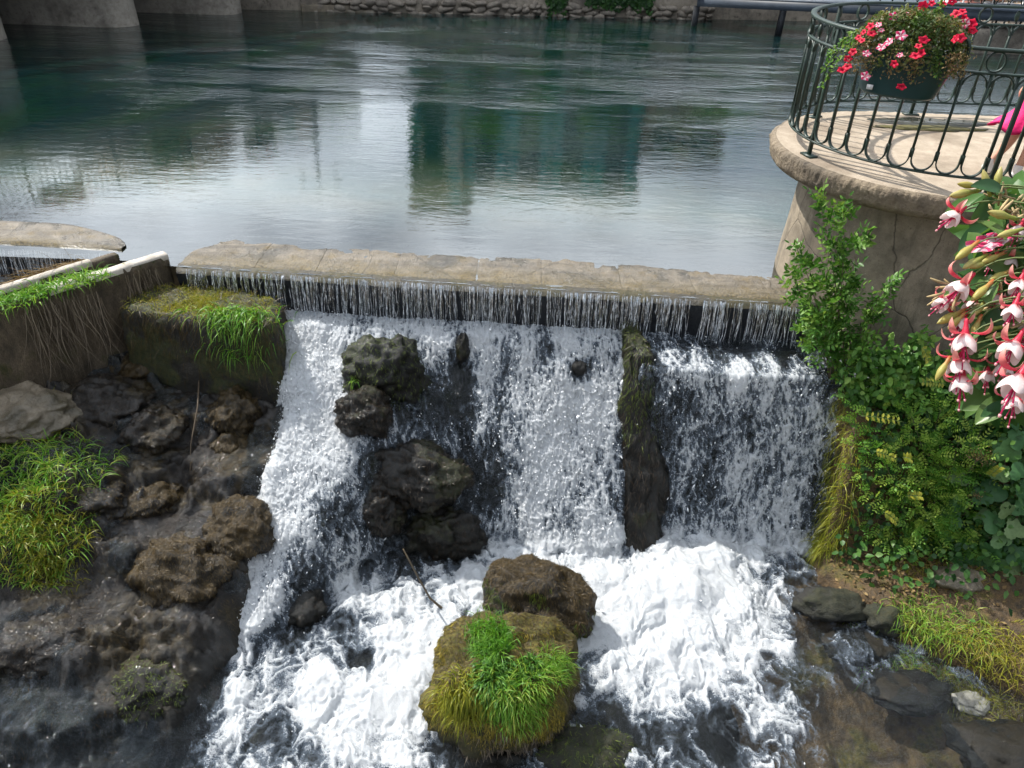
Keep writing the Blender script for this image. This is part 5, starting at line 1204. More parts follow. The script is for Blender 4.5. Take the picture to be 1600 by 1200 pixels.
n = 2600; P_ = np.array([aty(x, y, d+.12) for x, y, d in figp])[RNG.integers(0, len(figp), n)]+RNG.normal(size=(n, 3))*.14
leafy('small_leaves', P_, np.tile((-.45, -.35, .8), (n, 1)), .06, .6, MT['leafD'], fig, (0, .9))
# ground plants lower on the bank
def bankmound(px_, py_, rx, n, L, mat, label, **k): return mound(px_, py_, rx, n, L, mat, label, f=bank_z, **k)
bankmound(1440, 985, (.55, .32), 1500, (.07, .22), MT['grass'], 'spreading grass on the earth ledge of the right bank', rn=(.35, 1), bend=1.6, wd=(.004, .008))
bankmound(1520, 1030, (.5, .28), 1300, (.06, .20), MT['grassY'], 'yellow-green grass along the edge of the right bank', rn=(.1, 1), bend=1.6, wd=(.004, .008))
bankmound(1380, 1010, (.30, .16), 900, (.03, .08), MT['grassY'], 'mossy yellow cushion on the bank ledge above the pool', rn=(0, .8), wd=(.003, .006))
bankmound(1590, 1060, (.5, .35), 900, (.06, .2), MT['grassY'], 'dry grass at the edge of the bank under the fig', rn=(.3, 1), wd=(.004, .008))
bankmound(1450, 880, (.5, .3), 700, (.06, .16), MT['grassY'], 'thin grass under the bushes on the bank', rn=(.2, 1), wd=(.004, .007))
n = 900; P_ = bank_pts(3.75, 4.95, 1.1, .5, n); P_ = P_[P_[:, 0] > bank_edge(P_[:, 1])+.05]; n = len(P_); P_[:, 2] += .015
V, T, Qd = leaf_arrays(P_, norm(RNG.normal(size=(n, 3))*np.array([1, 1, .2])), norm(RNG.normal(size=(n, 3))*.3+np.array([0, 0, 1])), RNG.uniform(.025, .06, n), RNG.uniform(.012, .03, n), .2, .05)
tag(mesh_np('fallen_leaves', V, [T, Qd], MT['dead'], None, {'rnd': rep(RNG.random(n), 7)}), 'brown fallen leaves littering the bank', 'leaf litter', None, 'stuff')
# stones at the water's edge
for (x, y, r, mt, lb) in ((1520, 1098, (.16, .10, .06), MT['whitecap'], 'pale bare stone at the water edge of the right bank'), (1450, 1075, (.22, .13, .08), MT['goldmoss'], 'mossy flat stone beside the pale stone at the water edge'),
                      (1300, 945, (.34, .16, .14), MT['mossrock'], 'dark mossy ledge stone at the corner of the right bank'), (1390, 965, (.22, .15, .13), MT['mossrock'], 'green mossy stone in the bank edge, second from the fall'), (1340, 1010, (.30, .18, .06), MT['brownmoss'], 'brown flat stone just under the shallow water'), (1420, 1080, (.34, .2, .06), MT['brownmoss'], 'rust-brown submerged slab below the mossy stone'), (1570, 1170, (.4, .25, .08), MT['brownmoss'], 'brown sunken rock in the shallows, near the corner'), (1500, 905, (.22, .14, .08), MT['crest'], 'tan flat stone lying under the fig leaves')):
    zz = POOL+.03 if 'ubmerged' in lb or 'sunken' in lb or 'under the shallow' in lb else None
    c = atz(x, y, POOL-.05) if zz else hit(x, y, bank_z)
    if 'corner of the right' in lb or 'second from' in lb: c = atz(x, y, POOL+.06)
    rock('stone', c, r, x*.37 % 7, mt, lb, 'stones along the right bank', 4)
# twigs in the cascade
tw = empty('drift_twig', atz(690, 960, POOL+.2), 'bent driftwood twig with dead grass caught against the boulders', 'twig')
p = [aty(630, 858, 4.42), aty(655, 905, 4.44), aty(672, 935, 4.46), aty(690, 950, 4.46), aty(700, 958, 4.46)]
m = MB(); m.tube(p, [.006, .009, .010, .012, .013], 6); m.build('twig', MT['stem'], tw, True)
m = MB(); m.tube([aty(690, 957, 4.46), aty(740, 957, 4.46), aty(775, 962, 4.46)], [.012, .016, .013], 6); m.build('stick', MT['stem'], tw, True)
n = 300; c = aty(688, 962, 4.46); P_ = c+RNG.normal(size=(n, 3))*.025; V, F = blades(P_, norm(RNG.normal(size=(n, 3))*.6+np.array([0, 0, -1])), RNG.uniform(.05, .12, n), .004, .4, 4)
mesh_np('dead_grass', V, F, MT['root'], tw, {'rnd': rep(RNG.random(n), 10)})['kind'] = 'stuff'
m = MB(); m.tube([aty(711, 920, 4.8), aty(709, 930, 4.8), aty(706, 945, 4.8)], .005, 5); tag(m.build('twig', MT['stem'], None, True), 'short upright twig in the foam behind the driftwood', 'twig')
m = MB(); m.tube([hit(318, 605, slope_z)+np.array([0, -.03, .15]), hit(312, 650, slope_z)+np.array([0, 0, .1]), hit(300, 700, slope_z)+np.array([0, 0, .05]), hit(298, 740, slope_z)+np.array([0, 0, .03])], [.008, .007, .006, .004], 6); tag(m.build('twig', MT['root'], None, True), 'thin grey stick lying down the wet slope below the block', 'twig')
# ================================================================== far bank, bridge, houses (seen above the water and mirrored in it)
MT['street'] = mat_stone('street', (.22, .20, .17), (.32, .30, .26), (.14, .12, .1), .4)
MT['farwall'] = mat_stone('far_river_wall', (.22, .19, .15), (.36, .31, .25), (.09, .08, .07), .75, .9, .8, 0, 9)
MT['farstone'] = mat_stone('rubble_stone', (.14, .12, .10), (.30, .26, .21), (.07, .06, .05), .5, .85, .6, 0, 12)
MT['steel'] = mat_plain('blue_grey_steel', (.07, .09, .12), .5, .25, 3)
MT['pier'] = mat_stone('bridge_concrete', (.34, .30, .25), (.50, .45, .38), (.12, .105, .09), .8, .85, .5, 0, 14)
yb = lambda X: 23.5+.09*np.asarray(X, float)
m = MB(); xs = np.linspace(-40, 60, 60); far = 400
V = np.concatenate([np.c_[xs, yb(xs)+.25, np.full(60, 1.25)], np.c_[xs*6, np.full(60, far), np.full(60, 1.25)]]); m.add(V, grid_faces(2, 60))
tag(m.build('street', MT['street']), None, None, None, 'structure')
wl_ = empty('river_wall', (0, 23.6, 0), 'old plastered river wall along the far bank with a rubble foot', 'wall')
xs = np.linspace(-16, 26, 300); rows = []
for z in np.linspace(-.8, 1.32, 24):
    p = np.c_[xs, yb(xs)+.04*(1.3-z)*-1, np.full(300, z)]; p[:, 1] += .05*fbm(xs*1.1, z*2., 3., 4)+.02*fbm(xs*5, z*5, 1., 3); rows.append(p)
rows.append(np.c_[xs, yb(xs)+.3, np.full(300, 1.34)])
mesh_np('wall_body', np.array(rows).reshape(-1, 3), grid_faces(25, 300), MT['farwall'], wl_)
sv, stt = ico(2); vs_ = []
for k in range(5):
    d = 1+.22*perlin(sv[:, 0]*1.5+k*5, sv[:, 1]*1.5, sv[:, 2]*1.5); q = np.abs(sv)**3.2; w = sv/(q.sum(1)**(1/3.2))[:, None]*d[:, None]
    o = mesh_np('stone', w, stt, MT['farstone'], None, local=True, smooth=False); vs_.append(o.data); bpy.data.objects.remove(o)
x = -5.6; 
while x < 5.2:
    w = random.uniform(.08, .24)
    for lv in range(3):
        o = bpy.data.objects.new('stone', random.choice(vs_)); link(o, wl_); xx = x+random.uniform(-.12, .12); o.location = (xx, float(yb(xx))-.06-23.6, -.02+lv*.13+random.uniform(-.03, .03)); o.scale = (w*.95, random.uniform(.10, .16), random.uniform(.05, .10)); o.rotation_euler = (random.uniform(-.3, .3), random.uniform(-.35, .35), random.uniform(-.3, .3))
    x += w*1.75
# landing step
ld = empty('landing_step', (-5.4, 23.0, 0), 'low pale landing step at the foot of the far wall', 'step')
m = MB(); m.prism([(-6.0, 22.75), (-4.75, 22.95), (-4.7, 23.15), (-6.1, 23.05)], -.4, .16); bevel(m.build('slab', MT['crest'], ld), .03)
m = MB(); m.prism([(-4.6, 22.92), (-3.9, 23.0), (-3.95, 23.2), (-4.6, 23.12)], -.4, .06); bevel(m.build('slab', MT['crest'], ld), .03)
# ivy on the far wall
for (x0, x1, zz, lb) in ((.6, 1.1, 1.15, 'narrow ivy patch hanging on the far river wall'), (1.7, 3.5, 1.0, 'wide dark ivy curtain hanging on the far river wall')):
    n = int(2600*(x1-x0)); X = RNG.uniform(x0, x1, n); Zv = 1.35-RNG.random(n)**.8*zz*(1.1+.5*perlin(X*3, 1., 2.)); iv = empty('ivy', ((x0+x1)/2, float(yb((x0+x1)/2)), 1.2), lb, 'ivy')
    leafy('foliage', np.c_[X, yb(X)-.08-RNG.random(n)*.12, Zv], np.tile((0, -1, .4), (n, 1)), .10, .8, MT['leafD'], iv, (0, .5))
# steel walkway along the far wall
wk = empty('steel_walkway', (8, 23.0, 0), 'blue-grey steel walkway on brackets along the far wall', 'walkway')
A, B = aty(1090, 3, 22.6), aty(1330, 14, 21.2); d = norm(B-A); B = B+d*5
def beam(name, A, B, w, h, mat, root):
    A, B = np.asarray(A), np.asarray(B); d = norm(B-A); s = norm(np.cross(d, [0, 0, 1.])); u = np.cross(s, d); m = MB()
    m.add(np.array([p+s*a_+u*b_ for p in (A, B) for a_, b_ in ((-w, -h), (w, -h), (w, h), (-w, h))]), [[0, 1, 5, 4], [1, 2, 6, 5], [2, 3, 7, 6], [3, 0, 4, 7], [0, 3, 2, 1], [4, 5, 6, 7]]); return m.build(name, mat, root)
beam('girder', A, B, .05, .10, MT['steel'], wk)
s2 = np.array([.0, 1.1, 0]); beam('deck', A+s2*.5+[0, 0, .12], B+s2*.5+[0, 0, .12], .62, .025, MT['steel'], wk)
nb = 9
for i in range(nb):
    p = A+(B-A)*(i/(nb-1)); beam('post', p+[0, 0, .1], p+[0, 0, 1.15], .025, .025, MT['iron'], wk)
    if i % 2 == 0: beam('bracket', p+[0, .05, -.85], p+[0, 0, -.1], .07, .07, MT['darkwall'], wk)
    if i < nb-1:
        q = A+(B-A)*((i+1)/(nb-1))
        for k in range(4):
            a_, b_ = p+(q-p)*k/4, p+(q-p)*(k+1)/4; beam('lattice_bar', a_+[0, 0, .2], b_+[0, 0, 1.05], .010, .010, MT['iron'], wk); beam('lattice_bar', a_+[0, 0, 1.05], b_+[0, 0, .2], .010, .010, MT['iron'], wk)
beam('handrail', A+[0, 0, 1.12], B+[0, 0, 1.12], .03, .03, MT['iron'], wk)
# right-hand quay with a railing and cafe chairs
qy = empty('quay', (12, 20.5, 0), 'low stone quay beyond the terrace railing', 'quay')
V, F, T = rough_prism([(9.9, 20.0), (18, 20.3), (18, 24.6), (9.9, 23.9)], -.8, .52, .06, 4., 10, 160, .02, .1); mesh_np('quay_body', V, [T, F], MT['farstone'], qy)
qr = empty('quay_railing', (12, 20.4, .52), 'thin metal railing along the far quay', 'railing')
for z in (.25, .5, .75, .98): beam('rail', (10, 20.35, .52+z), (17.5, 20.6, .52+z), .012, .012, MT['steel'], qr)
for i in range(16): beam('post', (10+i*.5, 20.35+i*.0167, .52), (10+i*.5, 20.35+i*.0167, 1.52), .014, .014, MT['steel'], qr)
ccols = {'red-brown': (.22, .06, .035), 'orange-brown': (.30, .13, .06), 'slate blue': (.06, .08, .12), 'white': (.6, .6, .6), 'black': (.02, .02, .022), 'tan': (.30, .22, .14)}
chm = {k: mat_plain('chair_'+k.split('-')[0].split(' ')[0], v, .5, .2) for k, v in ccols.items()}
ORD = 'first second third fourth fifth sixth seventh eighth ninth tenth eleventh'.split()
for row in range(2):
    for i in range(11):
        k = random.choice(list(ccols)); x, y = 10.35+i*.47+random.uniform(-.05, .05), 21.0+row*.85+random.uniform(-.1, .1)
        ch = empty('cafe_chair', (x, y, .52), f'{k} cafe chair on the far quay, {ORD[i]} from the left in the {["front", "back"][row]} row', 'chair', 'cafe chairs on the far quay', random.uniform(-.5, .5))
        def part(nm, lo, hi):
            m = MB(); m.box(lo, hi); m.build(nm, chm[k], ch, local=True)
        part('seat', (-.2, -.2, .43), (.2, .2, .46)); part('backrest', (-.2, -.21, .55), (.2, -.18, .88))
        for sx in (-1, 1):
            part('leg', (sx*.18-.015, .16, 0), (sx*.18+.015, .19, .43)); part('leg', (sx*.18-.015, -.21, 0), (sx*.18+.015, -.18, .56))
# ------------------------------------------------------------------ road bridge on the left
br = empty('road_bridge', (-10, 18, 0), 'concrete road bridge on rounded piers crossing the river', 'bridge')
bd = norm(np.array([3.3, 3.9])); bn = np.array([-bd[1], bd[0]]); e0 = np.array([-9.0, 19.3])-bd*15; e1 = np.array([-9.0, 19.3])+bd*6.2
def bpoly(off0, off1): return [e0+bn*off0, e1+bn*off0, e1+bn*off1, e0+bn*off1]
m = MB(); m.prism(np.array(bpoly(-.25, 12)), 1.75, 2.15); m.build('deck', MT['pier'], br)  # extra deck width added to block light from beyond the piers
m = MB(); m.prism(np.array(bpoly(-.32, -.02)), 2.16, 2.42); m.build('kerb', MT['pier'], br)
for (x, y) in ((-9.3, 19.45), (-7.55, 21.75), (-6.0, 23.3), (-11.2, 17.2)):
    a = np.linspace(-math.pi/2, math.pi/2, 14); pw = .42
    pol = np.concatenate([np.c_[x-pw+pw*np.cos(a)*1.2, y+pw+pw*np.sin(a)], [[x-6.5, y+2*pw], [x-6.5, y]]])
    rows = []
    m = MB()
    V, F, T = rough_prism(pol, -1.6, 1.74, .025, x, 18, 140, .0, .10); mesh_np('pier', V, [T, F], MT['pier'], br)
L = np.linalg.norm(e1-e0); nbar = int(L/.14)
for k in range(nbar+1):
    p = e0+bd*(k*.14)-bn*.17; big = k % 14 == 0; w = .03 if big else .012; m = MB(); m.box((p[0]-w, p[1]-w, 2.42), (p[0]+w, p[1]+w, 3.42)); m.build('post' if big else 'bar', MT['iron'], br)
for z in (2.55, 3.40): beam('rail', np.r_[e0-bn*.17, z], np.r_[e1-bn*.17, z], .03, .025, MT['iron'], br)
for k, (q, w) in enumerate(((6.5, 1.0), (9.2, 1.0), (12.3, .9), (15, .9), (17.5, .8))):
    p = np.r_[e0+bd*q-bn*.45, 3.0]; fb = empty('flower_box', p, ['first', 'second', 'third', 'fourth', 'fifth'][k]+' red flower box along the bridge railing, counted from the near end', 'flower box', 'flower boxes on the bridge')
    beam('box', p-np.r_[bd*w/2, 0], p+np.r_[bd*w/2, 0], .13, .12, MT['pot'], fb); n = 500
    P_ = p+np.r_[bd, 0]*RNG.uniform(-w/2, w/2, n)[:, None]+RNG.normal(size=(n, 3))*.10+np.array([0, 0, .2]); leafy('leaves', P_, np.tile((0, 0, 1.), (n, 1)), .07, .7, MT['leafM'], fb)
    n = 160; P_ = p+np.r_[bd, 0]*RNG.uniform(-w/2, w/2, n)[:, None]+RNG.normal(size=(n, 3))*.11+np.array([0, 0, .22]); leafy('flowers', P_, np.tile((0, -.5, 1.), (n, 1)), .08, .9, MT['petR'], fb)
# ------------------------------------------------------------------ houses mirrored in the water
MT['h1'] = mat_stone('pale_house_wall', (.72, .66, .54), (.82, .76, .62), (.2, .18, .14), .4); MT['h2'] = mat_stone('grey_house_wall', (.52, .56, .51), (.62, .65, .59), (.13, .14, .13), .4)
MT['h3'] = mat_stone('ochre_house_wall', (.58, .45, .34), (.68, .54, .41), (.14, .11, .08), .4); MT['teal'] = mat_plain('teal_shutter', (.04, .34, .36), .5); MT['roof'] = mat_stone('roof_tiles', (.26, .13, .08), (.38, .22, .14)); MT['wood'] = mat_plain('brown_shutter', (.14, .06, .03), .6)
MT['pane'] = mat_plain('window_glass', (.02, .03, .035), .05)
def house(x0, x1, y, zt, mat, shm, label, cols, rows_, ridge=.9, roof=True):
    r = empty('house', ((x0+x1)/2, y, 1.25), label, 'house'); m = MB(); m.box((x0, y, 1.2), (x1, y+7, zt)); m.build('wall', mat, r)
    if roof:
        m = MB(); h = ridge; V = [(x0-.3, y-.35, zt), (x1+.3, y-.35, zt), (x1+.3, y+7.3, zt), (x0-.3, y+7.3, zt), (x0-.3, y+3.5, zt+h), (x1+.3, y+3.5, zt+h), (x0-.3, y-.35, zt+.12), (x1+.3, y-.35, zt+.12)]
        m.add(V, [[0, 1, 7, 6], [6, 7, 5, 4], [4, 5, 2, 3], [0, 3, 2, 1]]); m.add(np.array(V)[[0, 6, 4, 3, 1, 7, 5, 2]], [[0, 1, 2, 3], [4, 7, 6, 5]]); m.build('roof', MT['roof'], r)
    for j in range(rows_):
        for i in range(cols):
            cx_ = x0+(x1-x0)*(i+.5)/cols; cz = 1.25+(zt-1.25)*(j+.55)/rows_; w, h = .42, .62
            m = MB(); m.box((cx_-w, y-.02, cz-h), (cx_+w, y+.01, cz+h)); wi = m.build('window', MT['pane'], r)
            for sg in (-1, 1):
                m = MB(); m.box((cx_+sg*(w+.26)-.25, y-.07, cz-h), (cx_+sg*(w+.26)+.25, y-.015, cz+h)); m.build('shutter', shm, wi)
            m = MB(); m.box((cx_-w-.05, y-.1, cz-h-.1), (cx_+w+.05, y-.012, cz-h-.01)); m.build('sill', MT['h1'], wi)
P1, P2, P3, P4 = (mirz(x, 250, 31) for x in (645, 722, 1000, 1112))
z1, z2, z3, z4 = mirz(690, 325, 31)[2], mirz(860, 305, 31)[2], mirz(1050, 255, 31)[2], 5
house(P1[0], P2[0]-.05, 31, z1, MT['h1'], MT['teal'], 'narrow pale house overgrown with ivy across the river', 1, 3, 1.0)
house(P2[0]+.05, P3[0]-.05, 31.4, z2, MT['h2'], MT['teal'], 'wide grey-green house with teal shutters across the river', 4, 3, .8)
house(P3[0]+.05, P4[0], 30.6, z3-.3, MT['h3'], MT['wood'], 'low ochre house with brown shutters across the river', 2, 2, .7)
house(P1[0]-6.3, P1[0]-.9, 36, 4.3, MT['h3'], MT['wood'], 'low house standing back from the far bank, left of the ivy house', 3, 1, .6)
house(P4[0]+1.2, P4[0]+9, 34, 5.0, MT['h1'], MT['wood'], 'pale house behind the quay', 4, 2, .8)
hx = [mirz(x, 240, 33)[0] for x in (120, 290, 440)]
house(hx[0], hx[1], 33, mirz(220, 268, 33)[2], MT['h3'], MT['wood'], 'tall ochre house seen behind the road bridge', 4, 3, .8)
house(hx[1]+.3, hx[2], 34, mirz(370, 205, 34)[2], MT['h1'], MT['teal'], 'lower pale house at the far end of the road bridge', 4, 2, .8)
house(-44, -30, 36, 7.5, MT['h3'], MT['wood'], 'long ochre house beyond the road bridge', 6, 2, 1.2)
n = 5000; iv = empty('house_ivy', (P1[0]+.5, 30.9, 1.3), 'ivy covering the front of the narrow pale house', 'ivy')
X = RNG.uniform(P1[0], P2[0]*.6+P1[0]*.4, n); Zv = RNG.uniform(1.3, z1, n); k = perlin(X*1.6, Zv*.9, 4.) > -.1
leafy('foliage', np.c_[X, 30.95-RNG.random(n)*.15, Zv][k], np.tile((0, -1, .4), (k.sum(), 1)), .22, .8, MT['leafD'], iv, (0, .7))
def tree(c, h, r, label, n=5000, mat='leafM', L=.18):
    root = empty('tree', c, label, 'tree'); c = np.asarray(c, float)
    t = np.linspace(0, 1, 8)[:, None]; m = MB(); m.tube(c+np.array([0, 0, h*.7])*t+np.array([.15, 0, 0])*np.sin(t*3), np.linspace(.16, .06, 8), 8); tr = m.build('trunk', MT['stem'], root, True)
    for k in range(5):
        a_ = random.uniform(0, 6.28); b_ = c+np.array([0, 0, h*random.uniform(.35, .6)]); e_ = b_+np.array([math.cos(a_)*r*.7, math.sin(a_)*r*.7, h*.25]); m = MB(); m.tube([b_, (b_+e_)/2+[0, 0, .1], e_], [.06, .04, .02], 6); m.build('limb', MT['stem'], tr, True)
    nc = 26; cc = RNG.normal(size=(nc, 3))*np.array([r, r, h*.28])*.55+np.array([0, 0, h*.68]); P_ = c+cc[RNG.integers(0, nc, n)]+RNG.normal(size=(n, 3))*r*.2
    leafy('crown', P_, norm(P_-c-np.array([0, 0, h*.55])), L, .6, MT[mat], root, (0, .9)); return root
for (x, y, hh_, r, lb) in ((mirz(515, 130, 27)[0], 27, 2.2, .8, 'small dark tree beside the far end of the bridge'), (mirz(830, 200, 28.5)[0], 28.5, 2.6, .9, 'round tree in front of the wide grey house'), (mirz(940, 200, 28.8)[0], 28.8, 2.8, .8, 'leafy tree near the right end of the wide grey house'), (mirz(1130, 160, 28)[0], 28, 1.9, 1.2, 'broad low tree beside the ochre house'), (mirz(760, 200, 28.5)[0], 28.6, 3.6, .6, 'slim tree by the ivy house'), (-17.0, 24, 3.4, 1.6, 'leafy tree at the near end of the road bridge')):
    tree((x, y, 1.25), hh_, r, lb)
lx = mirz(500, 290, 26); lp = empty('lamp_post', (lx[0], 26, 1.25), 'tall thin street lamp with two arms on the far bank', 'lamp post')
m = MB(); m.lathe([(.10, 1.25), (.10, 1.6), (.055, 1.7), (.04, lx[2])], (lx[0], 26, 0), 10); m.build('pole', MT['iron'], lp, True)
for sg in (-1, 1):
    m = MB(); m.tube([(lx[0], 26, lx[2]-.1), (lx[0]+sg*.3, 26, lx[2]+.05), (lx[0]+sg*.6, 26, lx[2]-.05)], .025, 6); ar = m.build('arm', MT['iron'], lp, True)
    m = MB(); m.lathe([(0, -.25), (.10, -.22), (.14, -.08), (.05, .0), (0, .02)], (lx[0]+sg*.6, 26, lx[2]-.05), 10); m.build('lantern', MT['sticker'], ar, True)
for i, (x, k) in enumerate(((mirz(548, 130, 28)[0], (.55, .6, .66)), (mirz(605, 130, 28.2)[0], (.05, .16, .34)))):
    vn = empty('parked_van', (x, 28, 1.25), ['white van parked by the far bank', 'blue van parked by the far bank'][i], 'van'); mt = mat_plain('van_paint', k, .25, .03)
    m = MB(); m.box((x-1.1, 28, 1.5), (x+1.1, 29.6, 2.7)); bevel(m.build('body', mt, vn), .18, 3)
    m = MB(); m.box((x-.9, 27.985, 2.1), (x+.9, 27.998, 2.5)); m.build('window', MT['pane'], vn)
    for sg in (-.7, .7):
        t_ = np.linspace(0, 6.283, 17)[:-1]; m = MB(); m.tube([(x+sg, 28.02, 1.58), (x+sg, 28.25, 1.58)], .32, 16); m.build('wheel', MT['darkwall'], vn, True)
# ================================================================== near footbridge rail with the fuchsia planter
nr_ = empty('bridge_railing', (0, .12, 1.7), 'iron handrail of the footbridge the view is taken from', 'railing')
beam('handrail', (-2.2, .12, 2.62), (3.2, .12, 2.62), .025, .015, MT['iron'], nr_); beam('bottom_rail', (-2.2, .12, 1.85), (3.2, .12, 1.85), .015, .01, MT['iron'], nr_)
for i in range(4): beam('post', (-2.1+i*1.73, .12, 1.7), (-2.1+i*1.73, .12, 2.61), .018, .018, MT['iron'], nr_)
m = MB(); m.box((-2.3, -1.6, 1.5), (3.3, .2, 1.7)); tag(m.build('footbridge_deck', MT['concrete']), 'concrete deck of the footbridge the view is taken from', 'footbridge')
fc = np.array([1.04, .58, 2.50])
fu = empty('fuchsia_planter', fc, 'hanging planter of red and white fuchsia trailing in close to the camera', 'planter')
m = MB(); m.lathe([(0, 0), (.12, 0), (.15, .04), (.19, .24), (.205, .25), (.205, .28), (.185, .28), (.175, .22), (0, .22)], fc, 28); m.build('pot', MT['pot'], fu, True)
m = MB(); a = np.linspace(0, 2*math.pi, 28, endpoint=False); m.tube(np.c_[fc[0]+.2*np.cos(a), fc[1]+.2*np.sin(a), np.full(28, fc[2]+.2)], .007, 6, True); rg = m.build('bracket', MT['iron'], fu, True)
beam('bracket', fc+[0, -.20, .2], (fc[0], .12, fc[2]+.2), .008, .008, MT['iron'], fu)
_n = 1100; _a = RNG.uniform(0, 6.283, _n); _r = .21*np.sqrt(RNG.random(_n)); leafy('mound_leaves', np.c_[fc[0]+np.cos(_a)*_r, fc[1]+np.sin(_a)*_r, fc[2]+.24+.16*np.sqrt(np.clip(1-(_r/.22)**2, 0, 1))*RNG.random(_n)**.5], np.tile((0, 0, 1.), (_n, 1)), .045, .5, MT['leafD'], fu, (0, .9))
m = MB(); m.lathe([(.178, .235), (.1, .245), (0, .25)], fc, 24); m.build('soil', MT['earth'], fu, True)
# flower model: z up is the stem, it hangs to -z
def mat_grad(name, c0, c1, k0=.2, k1=.8, tr=.3):
    t = NT(name); c = t.mix(t.ramp(t.attr('rnd'), (k0, 0.), (k1, 1.)), c0, c1); c = t.mix(t.ramp(t.noise(180, 3), (.4, 0.), (.8, .25)), c, tuple(x*.6 for x in c0))
    p = t.princ(Base_Color=c, Roughness=.42, Specular_IOR_Level=.35); q = t.add('BsdfTranslucent', {'Color': c}); return t.fin(t.add('MixShader', {0: tr, 1: p.outputs[0], 2: q.outputs[0]}))
MT['fred'] = mat_grad('fuchsia_red', (.62, .03, .07), (.74, .10, .13)); MT['fsep'] = mat_grad('fuchsia_sepal', (.64, .05, .09), (.78, .42, .34), .35, 1.); MT['fwhite'] = mat_grad('fuchsia_white', (.75, .16, .18), (.84, .72, .70), .05, .45)
MT['fpink'] = mat_grad('fuchsia_stamen', (.62, .03, .14), (.78, .40, .42), .6, 1.); MT['bud'] = mat_grad('fuchsia_bud', (.55, .10, .04), (.42, .38, .10), .0, .45); MT['bud2'] = mat_grad('green_bud', (.30, .34, .06), (.46, .40, .14)); MT['fleaf'] = mat_leaf('fuchsia_leaf', [(.03, .085, .03), (.06, .14, .04), (.14, .22, .06)], .35, .25, True); MT['dry'] = mat_plain('dry_flower', (.34, .25, .12), .7, .35, 60)
def mk(fn):
    o = fn(); me = o.data; bpy.data.objects.remove(o); return me
def petal_strip(path, wid, cup=.3, seg=5):
    path = np.asarray(path, float); m_ = len(path); u = np.linspace(-1, 1, seg); T = norm(np.gradient(path, axis=0)); S = np.tile([0, 1., 0], (m_, 1)); N = np.cross(T, S)
    V = path[:, None]+S[:, None]*(u[None, :, None]*np.asarray(wid)[:, None, None])-N[:, None]*(cup*(u**2)[None, :, None]*np.asarray(wid)[:, None, None]); return V, grid_faces(m_, seg)
def sepal():
    t = np.linspace(0, 1, 9); path = np.c_[.004+.026*np.sin(t*1.5)+.004*t, 0*t, -.018-.010*np.sin(t*2.2)+.020*t**2.5]; w = .0055*np.sin(np.clip(t*.93+.07, 0, 1)*math.pi)**.6+.0004
    V, F = petal_strip(path, w, .5); return mesh_np('sepal', V.reshape(-1, 3), F, MT['fsep'], None, {'rnd': rep(t, 5)}, local=True)
def corolla():
    n_, m_ = 40, 10; th_ = np.linspace(0, 2*math.pi, n_, endpoint=False); rows = []; at = []
    for k, t in enumerate(np.linspace(0, 1, m_)):
        r = .004+.0125*np.sin(t*1.9)**.9*(1-.10*t)+.0035*np.abs(np.cos(2*th_+.3))*t; z = -.017-.027*t-.004*t*np.cos(4*th_+.6)
        rows.append(np.c_[np.cos(th_)*r, np.sin(th_)*r, z]); at.append(np.full(n_, t))
    i = np.arange(m_-1)[:, None]; j = np.arange(n_)[None]; F = np.stack([i*n_+j, i*n_+(j+1) % n_, (i+1)*n_+(j+1) % n_, (i+1)*n_+j], -1).reshape(-1, 4)
    return mesh_np('corolla', np.array(rows).reshape(-1, 3), F, MT['fwhite'], None, {'rnd': np.concatenate(at)}, local=True)
def tubeo():
    q = MB(); pr = np.array([(0, .006), (.0022, .005), (.0032, .001), (.0030, -.003), (.0040, -.010), (.0062, -.018), (.0055, -.022)]); q.lathe(pr, n=12); return q.build('tube', MT['fred'], None, True, attr='rnd', local=True)
def stamen():
    q = MB(); 
    for dx, dy, L_ in ((0, 0, .075), (.003, .002, .058), (-.003, .002, .055), (.002, -.003, .060)): 
        q.tube([(0, 0, -.03), (dx, dy, -.045), (dx*2.2, dy*2, -L_)], [.0010, .0010, .0012], 5, a=.3); q.tube([(dx*2.2, dy*2, -L_), (dx*2.3, dy*2.1, -L_-.004)], [.0022, .0015], 6, a=1.)
    return q.build('stamens', MT['fpink'], None, True, attr='rnd', local=True)
ME = {k: mk(f) for k, f in (('sepal', sepal), ('corolla', corolla), ('tube', tubeo), ('stamens', stamen))}
def place(o, p, dirn, roll=0, sc=1):
    o.location = (np.asarray(p)-fc).tolist(); v = Vector([-float(c) for c in dirn]); o.rotation_mode = 'QUATERNION'; from mathutils import Quaternion
    o.rotation_quaternion = v.to_track_quat('Z', 'Y')@Quaternion((0, 0, 1), roll); o.scale = (sc,)*3
def stem_to(p, dirn, src=None):
    p = np.asarray(p); s = np.asarray(src) if src is not None else fc+np.array([-.05+random.uniform(-.12, .1), .02+random.uniform(-.12, .13), .24+random.uniform(0, .1)]); up = p-np.asarray(dirn)*.05
    q = np.array([s, s*.5+up*.5+np.array([random.uniform(-.03, .06), random.uniform(-.04, .04), .08+random.uniform(0, .05)]), up+np.array([.01, 0, .02]), p]); t = np.linspace(0, 1, 14)[:, None]
    b = (1-t)**3*q[0]+3*(1-t)**2*t*q[1]+3*(1-t)*t**2*q[2]+t**3*q[3]; mm = MB(); mm.tube(b, np.linspace(.0022, .0010, 14), 5); mm.build('stem', MT['gstem'], fu, True)
